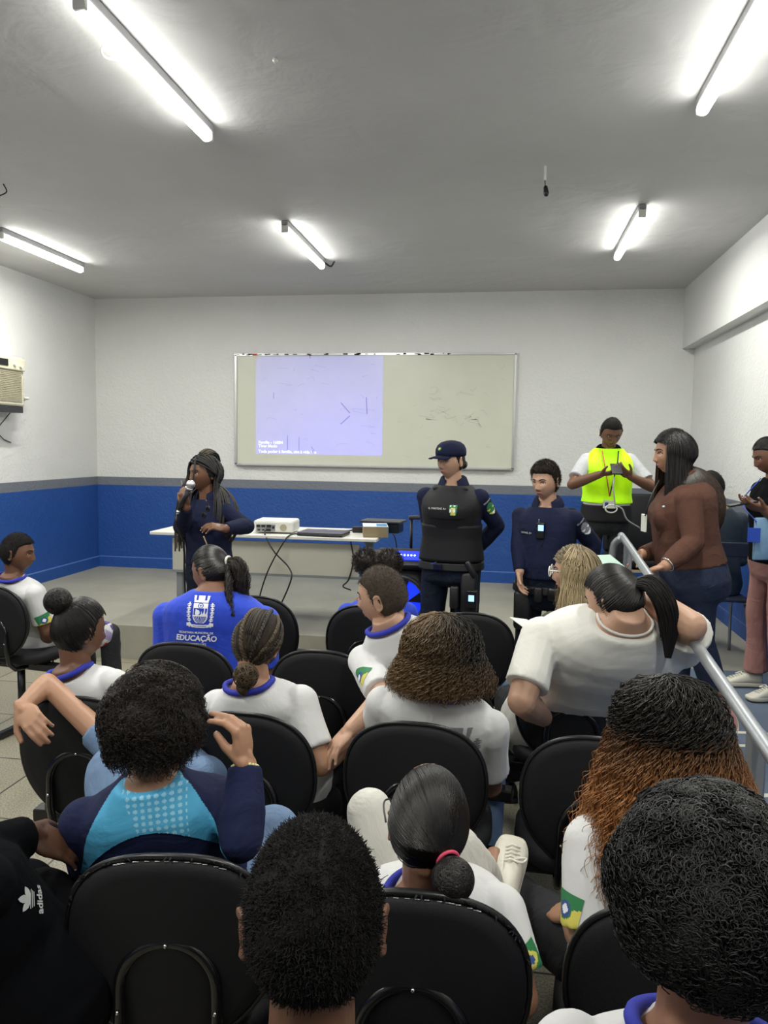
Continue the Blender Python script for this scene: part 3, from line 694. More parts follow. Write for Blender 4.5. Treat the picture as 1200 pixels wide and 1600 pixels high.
def headsurf(d, off=0):
    """unit directions (x right, y forward, z up) -> local head surface points (metres, adult)"""
    d = np.asarray(d, float); x, y, z = d[:, 0], d[:, 1], d[:, 2]
    X = x*.0745; Y = y*.094; Z = z*.114
    low = np.clip(-z, 0, 1)
    X = X*(1-.36*low**1.6)
    Y = np.where(y < 0, Y*(1-.55*np.clip(-z-.15, 0, 1)**.9), Y*(1+.02*low)-.004*low)
    X = X*(1+.03*np.exp(-((z-.25)/.4)**2)*(y < 0))
    fr = np.clip(y, 0, 1)**1.2
    Y = Y-.004*fr*np.exp(-(Z/.05)**2)
    prof = np.interp(Z, [-.052, -.046, -.038, -.02, .004, .02], [0, .35, 1, .62, .22, 0])
    g = .023*np.exp(-(X/.0095)**2)*prof+.010*np.exp(-((np.abs(X)-.011)/.007)**2-((Z+.040)/.008)**2)
    g -= .011*np.exp(-((np.abs(X)-.031)/.014)**2-((Z-.001)/.010)**2)
    g += .005*np.exp(-((Z-.020)/.009)**2-(X/.045)**2)
    g += .004*np.exp(-((np.abs(X)-.04)/.016)**2-((Z+.025)/.018)**2)
    g += .0065*np.exp(-(X/.021)**2)*(np.exp(-((Z+.061)/.0055)**2)+np.exp(-((Z+.0735)/.0055)**2))
    g -= .003*np.exp(-(X/.02)**2-((Z+.067)/.003)**2)
    g += .010*np.exp(-(X/.022)**2-((Z+.100)/.016)**2)
    Y = Y+g*fr
    P = np.stack([X, Y, Z], 1)
    if np.any(off):
        n = d/np.array([.0745, .094, .114]); n /= np.linalg.norm(n, axis=1)[:, None]; P = P+n*np.reshape(off, (-1, 1))
    return P
def head_geo(nu=64, nv=56):
    V = []; F = []
    for i in range(nv):
        p = math.radians(-89+178*i/(nv-1))
        for j in range(nu):
            a = 2*math.pi*j/nu; V.append((math.cos(a)*math.cos(p), math.sin(a)*math.cos(p), math.sin(p)))
    for i in range(nv-1):
        for j in range(nu): a = i*nu+j; b = i*nu+(j+1) % nu; F.append((a, b, b+nu, a+nu))
    F.append(tuple(range(nu-1, -1, -1))); F.append(tuple((nv-1)*nu+j for j in range(nu)))
    return np.array(V), F
HD, HF = head_geo()
HAIRLINE = ([-1, -.35, -.12, .12, .35, .62, 1], [-.60, -.58, -.38, -.12, .34, .46, .48])
def hmask(d): return (d[:, 2]-np.interp(d[:, 1], *HAIRLINE))

def tubes(P, r, sides=3, seed=0):
    """P (M,K,3), r (M,K) -> verts, faces"""
    Mn, K, _ = P.shape; T = np.gradient(P, axis=1); T /= np.linalg.norm(T, axis=2)[..., None]+1e-9
    ref = np.where(np.abs(T[..., 2:3]) > .9, np.array([1., 0, 0]), np.array([0, 0, 1.]))
    A = np.cross(ref, T); A /= np.linalg.norm(A, axis=2)[..., None]+1e-9; B = np.cross(T, A)
    t = np.arange(sides)*2*math.pi/sides
    V = P[:, :, None, :]+(np.cos(t)[None, None, :, None]*A[:, :, None, :]+np.sin(t)[None, None, :, None]*B[:, :, None, :])*r[:, :, None, None]
    idx = np.arange(Mn*K*sides).reshape(Mn, K, sides); a = idx[:, :-1, :]; b = np.roll(a, -1, 2); c = idx[:, 1:, :]; d = np.roll(c, -1, 2)
    F = np.stack([a, b, d, c], -1).reshape(-1, 4)
    return V.reshape(-1, 3), F

def strands_obj(name, P, r, matl, parent, sides=3, seed=1):
    Mn, K, _ = P.shape; rs = np.random.RandomState(seed)
    r = np.broadcast_to(np.asarray(r, float), (Mn, K)) if np.ndim(r) else np.full((Mn, K), r)
    V, F = tubes(P, r, sides); al = np.repeat(np.tile(np.linspace(0, 1, K), Mn), sides); rn = np.repeat(rs.rand(Mn), K*sides)
    return (V, F, al, rn)
def merge(name, parts, matl, parent):
    V = []; F = []; A = []; Rn = []; n = 0
    for v, f, a, r in parts: V.append(v); F += (np.asarray(f)+n).tolist() if not isinstance(f, list) else [tuple(i+n for i in q) for q in f]; n += len(v); A.append(a); Rn.append(r)
    return mk(name, np.concatenate(V), F, matl, parent, attr={'al': np.concatenate(A), 'rnd': np.concatenate(Rn)})

class Hair:
    def __init__(s, Rh, H, sc, parent, seed): s.R = Rh; s.H = H; s.s = sc; s.p = parent; s.rs = np.random.RandomState(seed); s.seed = seed
    def W(s, L): return s.H+(np.asarray(L)*s.s)@s.R.T
    def dirs(s, n, lo=0, jit=.03, zmin=-2, fn=None):
        out = []
        while len(out) < n:
            d = s.rs.randn(n*3, 3); d /= np.linalg.norm(d, axis=1)[:, None]; m = hmask(d)+s.rs.randn(len(d))*jit > lo
            m &= d[:, 2] > zmin
            if fn is not None: m &= fn(d)
            out = list(out)+list(d[m])
        return np.array(out[:n])
    def shell(s, off, noise=0, freq=60, al=0., lo=0, fade=0):
        m = hmask(HD)-lo; k = np.clip(m/.10, 0, 1); k = k*k*(3-2*k)
        P = headsurf(HD); o = np.where(m > -.02, (off*(1-fade*np.clip(.75-HD[:, 2]*1.1, 0, 1))+.004)*k-.004, -.006)
        if noise: o = o+noise*wob(P, freq, s.seed)*k+noise*.6*wob(P, freq*3, s.seed+3)*k
        return s.W(headsurf(HD, o)), HF, np.full(len(HD), al), np.full(len(HD), .2)
    # -- styles
    def short(s, off, matl, n=5000, L=.007, r=.0007, noise=.0008, name='hair', fade=0):
        parts = [s.shell(off, noise, fade=fade)]
        d = s.dirs(n, .01); b = headsurf(d, (off*(1-fade*np.clip(.75-d[:, 2]*1.1, 0, 1)))-.001); q = d+s.rs.randn(n, 3)*.45; q /= np.linalg.norm(q, axis=1)[:, None]
        t = np.linspace(0, 1, 4)[None, :, None]; c = s.rs.randn(n, 3)*.003
        P = b[:, None, :]+q[:, None, :]*L*t+c[:, None, :]*t*t
        parts.append(strands_obj('h', s.W(P.reshape(-1, 3)).reshape(n, 4, 3), r*s.s*np.array([1, 1, .8, .5]), matl, s.p)); parts[-1] = parts[-1]
        return merge(name, parts, matl, s.p)
    def curly(s, matl, n=2500, R=(.135, .145, .15), c0=(0, -.015, .02), L=.06, cr=.006, fr=2.5, r=.0011, base=.6, K=14, jit=.5, down=0, name='hair', lo=.02, drop=0, fn=None, sides=3, lump=.05, tang=None):
        R = np.array(R); c0 = np.array(c0)
        # inner mass
        m = hmask(HD)-lo; k = np.clip(m/.16, 0, 1); k = k*k*(3-2*k)
        dd = HD; surf = headsurf(HD, 0.0); outer = c0+dd*R*base; lum = 1+lump*wob(dd, 5, s.seed)
        inner = surf*(1-k)[:, None]+np.where((np.linalg.norm(outer/ R, axis=1) > 0)[:, None], outer*lum[:, None], surf)*k[:, None]
        ri = np.linalg.norm(inner-0, axis=1); rs_ = np.linalg.norm(surf, axis=1)+.012*k; inner = inner*np.where(ri < rs_, rs_/ri, 1)[:, None]; inner -= (HD*.006)*(1-k)[:, None]
        if drop: inner[:, 2] -= drop*k*np.clip(.3-dd[:, 2], 0, 1)*.6
        parts = [(s.W(inner), HF, np.full(len(HD), .1), np.full(len(HD), .0))]
        d = s.dirs(n, lo, .06, fn=fn); lum = 1+lump*wob(d, 5, s.seed)
        e = c0+d*R*(lum*(.86+.14*s.rs.rand(n)))[:, None]; b = e-d*L*.9
        t = np.linspace(0, 1, K); tt = t[None, :, None]
        q = s.rs.randn(n, 3)*jit; P = b[:, None, :]+(e-b)[:, None, :]*tt*.95+(q*L)[:, None, :]*(tt*(tt-.0))*.5
        if tang is not None:
            qt = s.rs.randn(n, 3); qt -= d*(qt*d).sum(1)[:, None]; qt /= np.linalg.norm(qt, axis=1)[:, None]
            dv = d*(1-tang)+qt*tang*(.5+s.rs.rand(n))[:, None]; P = e[:, None, :]+(dv*L)[:, None, :]*(tt-1); rr_ = np.linalg.norm((P-c0)/R, axis=2); P = c0+(P-c0)*np.minimum(1, 1.0/rr_)[..., None]
        if drop or down: P[:, :, 2] -= (down*np.clip(.8-d[:, 2:3], 0, 1)*t[None, :]**2+drop*np.clip(.3-d[:, 2:3], 0, 1)*t[None, :]*.6)
        a1 = s.rs.randn(n, 3); a1 -= d*(a1*d).sum(1)[:, None]; a1 /= np.linalg.norm(a1, axis=1)[:, None]; a2 = np.cross(d, a1)
        ph = s.rs.rand(n)*6.28; w_ = 2*math.pi*fr*(.8+.4*s.rs.rand(n)); ang = ph[:, None]+w_[:, None]*t[None, :]
        cr_ = cr*(.6+.8*s.rs.rand(n))[:, None]*np.minimum(1, t*3)[None, :]
        P = P+(np.cos(ang)*cr_)[..., None]*a1[:, None, :]+(np.sin(ang)*cr_)[..., None]*a2[:, None, :]
        rr = r*s.s*np.linspace(1.1, .6, K)[None, :]*(.7+.6*s.rs.rand(n))[:, None]
        V, F, al, rn = strands_obj('h', s.W(P.reshape(-1, 3)).reshape(n, K, 3), rr, matl, s.p, sides, s.seed)
        zz = np.repeat(d[:, 2], K*sides); al = np.clip(al*.5+(1-zz)*.35, 0, 1)
        parts.append((V, F, al, rn)); return merge(name, parts, matl, s.p)
    def long(s, matl, n=900, L=.40, layer=.022, r=.0016, part=.0, back_only=False, cr=0, fr=0, K=26, facegap=55, gapL=None, th0r=(2, 60), the=(118, 102, 92, 80), spread=.05, front=.0, name='hair', sides=3, shellal=0, crown=(0, -.25, 1), body=None, bias=.0, shell_off=.008, jag=.25, bump=False, fn=None, partx=.0):
        parts = [s.shell(shell_off, .0006, 50)] if not back_only else [s.shell(shell_off, .0006, 50)]
        crown = nrm(crown)
        phi = s.rs.uniform(math.radians(facegap), 2*math.pi-math.radians(facegap if gapL is None else gapL), n)  # 0 = face
        fx, fy = np.sin(phi), np.cos(phi)
        th_end = np.interp(np.cos(phi), [-1, 0, .6, 1], the)
        th0 = s.rs.uniform(th0r[0], th0r[1], n)
        t = np.linspace(0, 1, K)
        k1 = max(5, K//2)
        P = np.zeros((n, K, 3)); lay = layer*(.15+.85*s.rs.rand(n))
        LL = L*(1-jag*s.rs.rand(n))
        for i in range(k1):
            th = np.radians(th0+(th_end-th0)*i/(k1-1))
            d = np.stack([fx*np.sin(th)+crown[0]*.35*np.cos(th), fy*np.sin(th)+crown[1]*.35*np.cos(th), np.cos(th)], 1); d /= np.linalg.norm(d, axis=1)[:, None]
            P[:, i] = headsurf(d, lay*np.clip(i/(k1-1)*1.3+.25, 0, 1))
        tipd = np.stack([fx, np.minimum(fy, fy*.4), np.zeros(n)], 1); base = P[:, k1-1].copy()
        ps = np.stack([s.rs.randn(n), s.rs.randn(n), np.zeros(n)], 1)
        for i in range(k1, K):
            u = (i-k1+1)/(K-k1)
            P[:, i] = base+tipd*(spread*u*(1-.3*u))+ps*.010*u+V3(bias*u, front*u, 0); P[:, i, 2] = base[:, 2]-LL*u
        if cr:
            ph = s.rs.rand(n)*6.28; ang = ph[:, None]+2*math.pi*fr*(.8+.4*s.rs.rand(n))[:, None]*t[None, :]; amp = cr*(.6+.8*s.rs.rand(n))[:, None]*np.clip((t-.02)*3, 0, 1)[None, :]
            ax = np.stack([-fy, fx, np.zeros(n)], 1)
            P += (np.cos(ang)*amp)[..., None]*ax[:, None, :]+(np.sin(ang)*amp)[..., None]*np.stack([fx*.7, fy*.7, np.full(n, .6)], 1)[:, None, :]
        m_ = max(n//3, 60 if n < 300 else 700); df = s.dirs(m_, .0, .01, fn=lambda q: (q[:, 1] > -.3) & (q[:, 2] > .3)); k_ = 16; tf = np.linspace(0, 1, k_); PF = np.zeros((m_, k_, 3))
        tg_ = np.stack([np.where(df[:, 0] > partx, .93, -.93), np.full(m_, -.30), np.full(m_, -.05)], 1); tg_ /= np.linalg.norm(tg_, axis=1)[:, None]; om = np.arccos(np.clip((df*tg_).sum(1), -.999, .999))
        for i, u in enumerate(tf):
            q = (np.sin((1-u)*om)/np.sin(om))[:, None]*df+(np.sin(u*om)/np.sin(om))[:, None]*tg_; PF[:, i] = headsurf(q, shell_off+.0008+layer*.25*math.sin(u*math.pi/2)+.0015*s.rs.rand(m_))
        if cr: PF += s.rs.randn(m_, k_, 3)*cr*.25
        parts.append(strands_obj('h', s.W(PF.reshape(-1, 3)).reshape(m_, k_, 3), r*s.s, matl, s.p, sides, s.seed)); parts[-1] = (parts[-1][0], parts[-1][1], parts[-1][2]*.3, parts[-1][3])
        W_ = s.W(P.reshape(-1, 3)).reshape(n, K, 3)
        if body is not None:     # drape outside the shoulders and back
            for (c, rad) in body:
                q = (W_-c)/rad; l = np.linalg.norm(q, axis=2); m = l < 1
                W_ = np.where(m[..., None], c+q/np.maximum(l, .25)[..., None]*rad, W_)
        rr = (r*s.s)*np.linspace(1.2, .5, K)[None, :]*(.7+.6*s.rs.rand(n))[:, None]
        if bump: rr = rr*(1+.22*np.sin(np.arange(K)*2.1))[None, :]
        V, F, al, rn = strands_obj('h', W_, rr, matl, s.p, sides, s.seed)
        parts.append((V, F, al, rn)); return merge(name, parts, matl, s.p)
    def pulled(s, matl, tie=(0, -.8, .3), n=700, off=.006, r=.0016, name='hair', K=12, cr=0):
        parts = [s.shell(off, .0004, 40)]; tie = nrm(tie); d = s.dirs(n, .01)
        om = np.arccos(np.clip(d@tie, -.999, .999)); t = np.linspace(0, 1, K); P = np.zeros((n, K, 3))
        for i, u in enumerate(t):
            q = (np.sin((1-u)*om)/np.sin(om))[:, None]*d+(np.sin(u*om)/np.sin(om))[:, None]*tie
            P[:, i] = headsurf(q, off+.002*math.sin(u*math.pi)+.001*s.rs.rand(n)*u+.0003)
            if cr: P[:, i] += s.rs.randn(n, 3)*cr
        parts.append(strands_obj('h', s.W(P.reshape(-1, 3)).reshape(n, K, 3), r*s.s, matl, s.p, 3, s.seed))
        return merge(name, parts, matl, s.p)
    def tail(s, matl, path, n=300, rad=(.02, .04, .035, .012), r=.0014, cr=0, fr=0, K=26, name='ponytail', world=False, sides=3, core=True):
        """bundle following a path given in head-local metres"""
        C = spline(path, K); C = C if world else s.W(C); T = np.gradient(C, axis=0); rad = np.interp(np.linspace(0, 1, K), np.linspace(0, 1, len(rad)), rad)
        x = basis(T[0])[0]; X = []; Y = []
        for i in range(K): dd = nrm(T[i]); x = nrm(x-dd*(x@dd)); X.append(x.copy()); Y.append(np.cross(dd, x))
        X = np.array(X); Y = np.array(Y); a = s.rs.rand(n)*6.28; q = np.sqrt(s.rs.rand(n)); t = np.linspace(0, 1, K)
        aa = a[:, None]+s.rs.randn(n)[:, None]*.5*t; P = C[None]+(np.cos(aa)*q[:, None]*rad[None])[..., None]*X[None]+(np.sin(aa)*q[:, None]*rad[None])[..., None]*Y[None]
        if cr:
            ang = s.rs.rand(n)[:, None]*6.28+2*math.pi*fr*t[None]*(.8+.4*s.rs.rand(n))[:, None]; P += ((np.cos(ang)*cr)[..., None]*X[None]+(np.sin(ang)*cr)[..., None]*Y[None])*np.minimum(1, t*4)[None, :, None]
        parts = [strands_obj('h', P, r*np.linspace(1.1, .6, K)[None, :]*np.ones((n, 1)), matl, s.p, sides, s.seed)]
        if core:
            g = Geo(); g.tube(C, np.maximum(rad*.8, .003), 12); v = np.concatenate(g.V); parts.append((v, g.F, np.full(len(v), .2), np.zeros(len(v))))
        return merge(name, parts, matl, s.p)
    def coil(s, matl, c, rad=.045, r=.014, turns=3, name='bun', n=90, axis=(0, -1, 0), fuzz=250):
        """a wound bun: rope spiralling on a ball, with loose strands"""
        c = np.array(c); ax = nrm(axis); x, y, _ = basis(ax); t = np.linspace(0, 1, n); th = t*turns*2*math.pi; rr = rad*(1-.75*t)
        P = c+np.cos(th)[:, None]*rr[:, None]*x+np.sin(th)[:, None]*rr[:, None]*y+(t*rad*1.0)[:, None]*ax
        g = Geo(); g.tube(s.W(P), s.s*r*(1+.10*np.sin(np.arange(n)*1.7)), 8); g.ell(s.W(c[None])[0], rad*.9*s.s, s.R); v = np.concatenate(g.V)
        parts = [(v, g.F, np.full(len(v), .3), np.tile([.1, .5], len(v))[:len(v)])]
        d = s.rs.randn(fuzz, 3); d /= np.linalg.norm(d, axis=1)[:, None]; q = s.rs.randn(fuzz, 3); q -= d*(q*d).sum(1)[:, None]; q /= np.linalg.norm(q, axis=1)[:, None]
        tt = np.linspace(-.7, .7, 9); Q = c+(np.cos(tt)[None, :, None]*d[:, None, :]+np.sin(tt)[None, :, None]*q[:, None, :])*(rad+r*.9)+ax*rad*.25
        parts.append(strands_obj('h', s.W(Q.reshape(-1, 3)).reshape(fuzz, 9, 3), .0013*s.s, matl, s.p, 3, s.seed))
        return merge(name, parts, matl, s.p)

# ------------------------------------------------------------------ people: bodies
TORSO = [(-.15, .10, .08, 0), (-.11, .15, .11, 0), (-.03, .168, .118, 0), (.06, .16, .11, 0), (.16, .145, .10, .005), (.26, .15, .105, .008), (.36, .163, .115, .008), (.41, .160, .106, 0), (.44, .143, .096, -.006), (.465, .120, .082, -.012), (.487, .097, .071, -.015), (.507, .079, .063, -.016), (.53, .064, .057, -.016), (.55, .055, .052, -.014)]
def ik(S, Wp, l1, l2, pole):
    d = Wp-S; D = np.linalg.norm(d)
    if D > (l1+l2)*.985: k = D/((l1+l2)*.985); l1 *= k; l2 *= k
    dn = d/D; a = (l1*l1-l2*l2+D*D)/(2*D); h = math.sqrt(max(l1*l1-a*a, 0)); p = np.array(pole, float); p = nrm(p-dn*(p@dn)); return S+dn*a+p*h
def hand_geo(g, Wp, d, n, side, curl=.35, s=1., spread=.12, pinch=False, curls=None):
    d = nrm(d); n = nrm(np.array(n)-d*(np.array(n)@d)); th = np.cross(d, n)*side; nails = []
    base = [(.028, .088, .0092, .072), (.0095, .092, .0095, .080), (-.0095, .088, .0090, .074), (-.027, .080, .0080, .058)]
    g.ell(Wp+d*.048*s, V3(.040, .052, .0155)*s, np.stack([th, d, n], 1))
    g.cap(Wp-d*.012*s, Wp+d*.02*s, .025*s, .024*s, sq=.72, ref=th)
    for i, (o, k, r, L) in enumerate(base):
        kn = Wp+d*k*s+th*o*s; g.cap(Wp+d*.02*s+th*o*.6*s, kn, .013*s, .0105*s, n=10)
        q = nrm(d+th*o*spread*20); c = (curls[i] if curls else curl*(1+.12*i)); p = kn
        for f, w_ in ((.46, .75), (.30, 1.0), (.24, .7)):
            an = c*w_*1.5; ax = np.cross(q, n); qq = nrm(q*math.cos(an)+n*math.sin(an)); n_ = nrm(n*math.cos(an)-q*math.sin(an)); n = n_ if False else n
            # rotate the running direction toward the palm normal
            q = qq; e = p+q*L*f*s; g.cap(p, e, r*s, r*.92*s, n=10); p = e; r *= .93
            n = n
        nails.append((p, q))
    a = Wp+d*.022*s+th*.026*s; td = nrm(d*(.62 if not pinch else .75)+th*(.62 if not pinch else .12)+n*(.35 if not pinch else .65)); b = a+td*.045*s; g.cap(a-td*.012*s, b, .0145*s, .0115*s, n=10)
    td2 = nrm(td+d*.5+n*(.1+curl*.5)-th*.15*(1+curl)); c_ = b+td2*.034*s; g.cap(b, c_, .0112*s, .009*s, n=10); nails.append((c_, td2))
    return nails

PEOPLE = {}
def person(label, H, ha=0, hp=0, hr=0, ba=0, lean=4, side=0, s=1., w=1., d=None, sit=True, ground=0., skin='brown', hair=None, seed=1, top=None, topkind='tee', bottom=None, collar=None, arms=None, legs=None,
           face=False, voxel=.0055, lips='lipd', shoes='blackshoe', group=None, bust=0, hands=(True, True), ears=True, sleeve=.72, fold=.005, legl=True, hs=None, pelvis=None, belly=0, collarkind='ring', barecalf=False, neckline=0, lowt=-.12, seat=None, earout=0, nk=0):
    if seat is not None:
        pelvis = (seat[0], seat[1]+.27, ground+.565)
    if sit: d = (d or w)*.88
    H = np.array(H, float); Rh = heading(ha, hp, hr); Rt = heading(ba, -lean, side); d = d or w; hs = hs or s
    up = Rt[:, 2]; N = H+Rh@V3(0, -.022, -.060)*hs+Rt@V3(0, -.010, -.092+nk)*s
    tl = .5*s
    if sit: tl = min(.54, max(.34, (N[2]-(ground+.555))/up[2]))
    P = N-up*tl if pelvis is None else np.array(pelvis, float)
    if pelvis is not None:
        up = nrm(N-P); tl = np.linalg.norm(N-P); r_ = nrm(Rt[:, 0]-up*(Rt[:, 0]@up)); Rt = np.stack([r_, np.cross(up, r_), up], 1)
    ts = tl/.5
    root = empty('person', (P[0], P[1], ground), label, 'person', group)
    def ring(t, hw, hd, oy, inf=0, n=26, e=.85):
        a = np.linspace(0, 2*math.pi, n, endpoint=False); c, sn = np.cos(a), np.sin(a)
        bx = belly*math.exp(-((t-.14)/.14)**2)
        kf = min(1, max(0, (.545-t)/.075)); w_f = 1+(w-1)*kf; d_f = 1+(d-1)*kf
        x = (hw*s*w_f+inf)*np.sign(c)*abs(c)**e; y = (hd*s*d_f+inf)*np.sign(sn)*abs(sn)**e+oy*s+np.where(sn > 0, bx*sn, 0)
        return P+Rt@np.stack([x, y, np.full(n, t*ts)], 0) if False else (P+np.stack([x, y, np.full(n, t*ts)], 1)@Rt.T)
    def torso(g, inf=0, t0=-1, t1=9, cap_extra=0):
        g.loft([ring(t, a, b, c, inf) for t, a, b, c in TORSO if t0 <= t <= t1])
        if bust:
            for sx in (-1, 1): g.ell(P+Rt@V3(sx*.072*s*w, .085*s*d, .33*ts), V3(.068, .05, .068)*bust*s+inf, Rt)
    S = {}; E = {}; Wr = {}; shw = .155*s*w
    g = Geo(); torso(g, -.006)
    g.cap(N-up*.05, H+Rh@V3(0, -.026, -.05)*hs, .058*s, .051*hs)
    g.cap(H+Rh@V3(0, -.03, -.06)*hs, H+Rh@V3(0, .018, -.065)*hs, .046*hs, .036*hs)
    g.add(H+(headsurf(HD)*hs)@Rh.T, HF)
    if ears:
        for sx in (-1, 1):
            Re = Rh@RZ(sx*math.radians(-24))@RX(math.radians(-10)); c = H+Rh@V3(sx*(.077+earout), -.012, -.006)*hs
            g.ell(c, V3(.0065, .017, .031)*hs, Re, 14, 9)
            a = np.linspace(-2.2, 2.4, 12); g.tube([c+Re@V3(sx*.004, -.015*math.cos(q)*1.0, .029*math.sin(q)+.002)*hs for q in a], .0048*hs, 7)
            g.ell(c+Re@V3(0, .004, -.026)*hs, V3(.005, .008, .008)*hs, Re, 10, 7)
    nails = []
    arms = arms or {}; l1, l2 = .285*s, .245*s; shr = .050*s*(.55+.45*w)
    for sd, nm in ((1, 'R'), (-1, 'L')):
        A = arms.get(nm, {}); Sj = N+Rt@V3(sd*shw, 0, -.078*s-.05*max(0, w-1)-.45*nk)+np.array(A.get('sh', (0, 0, 0)), float)
        if 'W' in A: Wj = np.array(A['W'], float)
        elif sit: Wj = P+Rt@V3(sd*.10*s, .24*s, .10*s)
        else: Wj = Sj+Rt@V3(sd*.07*s, .02, 0)+V3(0, 0, -.50*s)
        Ej = np.array(A['E'], float) if 'E' in A else ik(Sj, Wj, l1, l2, A.get('pole', tuple(Rt@V3(sd*.5, -.8, -.6))))
        S[nm], E[nm], Wr[nm] = Sj, Ej, Wj
        k = (.6+.4*w)*s
        g.ell(Sj, V3(.052, .050, .050)*k); g.cap(Sj, Ej, .048*k, .039*k); g.cap(Ej, Ej+(Wj-Ej)*.35, .040*k, .041*k); g.cap(Ej+(Wj-Ej)*.35, Wj, .040*k, .027*s*(.7+.3*w))
        if hands[0 if nm == 'R' else 1]:
            hd_ = np.array(A.get('d', Wj-Ej), float); hn = np.array(A.get('n', -Rt[:, 2] if sit else Rt@V3(-sd, .1, 0)), float)
            if 'n' not in A and sit: hn = V3(0, 0, -1)
            hss = A.get('hs', .92*s)
            nl = hand_geo(g, Wj, hd_, hn, sd, A.get('curl', .3), hss, pinch=A.get('pinch', False), curls=A.get('curls'))
            if A.get('nails'): nails += [(p, q, hn, hss) for p, q in nl]
    # legs
    hips = {}; K_ = {}; An = {}; lw = (.5+.5*w)*s
    L0 = legs or {}
    for sd, nm in ((1, 'R'), (-1, 'L')):
        A = L0.get(nm, {}); hp_ = P+Rt@V3(sd*.088*s*w, 0, -.03*s); fwd = heading(A.get('a', L0.get('a', ba)))
        if sit: kn = np.array(A['K'], float) if 'K' in A else V3(*(hp_+fwd@V3(sd*.05, .40*s, 0))[:2], ground+.50); an = np.array(A['A'], float) if 'A' in A else V3(*(kn+fwd@V3(0, .02, 0))[:2], ground+.09)
        else:
            an = np.array(A['A'], float) if 'A' in A else V3(*(hp_+fwd@V3(sd*.04, 0, 0))[:2], ground+.09)
            kn = np.array(A['K'], float) if 'K' in A else (hp_+an)/2+fwd@V3(0, .025, .02)
        hips[nm], K_[nm], An[nm] = hp_, kn, an
        if barecalf: g.cap(kn, kn+(an-kn)*.3, .052*lw, .055*lw); g.cap(kn+(an-kn)*.3, an, .055*lw, .035*s)
        if A.get('bareankle'): g.cap(kn+(an-kn)*.5, an, .042*s, .034*s); g.cap(an, an+nrm(A['foot'])*.10, .034*s, .028*s)
    V, F, Nn = union(g, voxel, 2)
    body = mk('body', V, F, SK[skin], root)
    out = dict(root=root, H=H, Rh=Rh, Rt=Rt, N=N, P=P, S=S, E=E, W=Wr, K=K_, A=An, s=s, ts=ts, body=body, hs=hs, bodyVF=(V, F))
    if nails:
        for p, q, n_, k in nails: Geo().ell(p-nrm(n_)*.0045*k+q*.004*k, V3(.006, .0075, .003)*k, np.stack([nrm(np.cross(q, n_)), q, nrm(np.cross(np.cross(q, n_), q))], 1), 8, 6).obj('fingernail', M['nail'], root, True)
    # clothes: lower half
    if bottom is not None and legl:
        g = Geo(); g.loft([ring(t, a, b, c, .012) for t, a, b, c in TORSO if t <= .17])
        for nm in 'RL':
            hp_, kn, an = hips[nm], K_[nm], An[nm]; st = 'cut' in L0
            g.cap(hp_, kn, .092*lw, .066*lw); e = kn+(an-kn)*(L0.get('cut', .93)); g.cap(kn, kn+(e-kn)*.4, .066*lw, .064*lw); g.cap(kn+(e-kn)*.4, e, .064*lw, (.055*lw if not L0.get('flare') else .078*s), flat=True)
        V, F, Nn = union(g, .009, 2); V = folds(V, Nn, fold*1.1, seed+40, 16)
        out['trousers'] = mk('trousers', V, F, M[bottom], root); out['trVF'] = (V, F)
    # shoes
    if legl and shoes:
        for nm, sd in (('R', 1), ('L', -1)):
            A = L0.get(nm, {})
            if A.get('noshoe'): continue
            an = An[nm]; fd = nrm(A.get('foot', heading(A.get('a', L0.get('a', ba))+(-8*sd))@V3(0, 1, 0))); upv = nrm(A['fup']) if 'fup' in A else V3(0, 0, 1); upv = nrm(upv-fd*(upv@fd)); lat = np.cross(fd, upv)
            make_shoe(root, an, fd, upv, lat, shoes, s)
    # clothes: top
    if top is not None:
        g = Geo()
        g.loft([ring(t, a, b, c, .012+(.006 if t < .3 else 0)) for t, a, b, c in TORSO if lowt <= t <= (neckline or (.50 if collarkind == 'fold' and collar else .52))])
        if bust:
            for sx in (-1, 1): g.ell(P+Rt@V3(sx*.072*s*w, .085*s*d, .33*ts), V3(.068, .05, .068)*bust*s+.012, Rt)
        k = (.6+.4*w)*s
        for nm in 'RL':
            if topkind == 'vest': continue
            Sj, Ej, Wj = S[nm], E[nm], Wr[nm]; g.ell(Sj, V3(.060, .058, .058)*k)
            if topkind == 'long':
                g.cap(Sj, Ej, .058*k, .050*k); g.cap(Ej, Ej+(Wj-Ej)*.35, .052*k, .052*k); g.cap(Ej+(Wj-Ej)*.35, Wj-(Wj-Ej)*.03, .051*k, .037*k, flat=True)
            else:
                e = Sj+(Ej-Sj)*sleeve; g.cap(Sj, e, .058*k, .062*k, flat=True); g.cap(Sj, Sj+(e-Sj)*.5, .059*k, .060*k)
        V, F, Nn = union(g, .007, 2); V = folds(V, Nn, fold, seed, 15)
        out['shirt'] = mk('shirt' if topkind != 'long' else 'long_sleeved_shirt', V, F, M[top], root); out['shirtVF'] = (V, F)
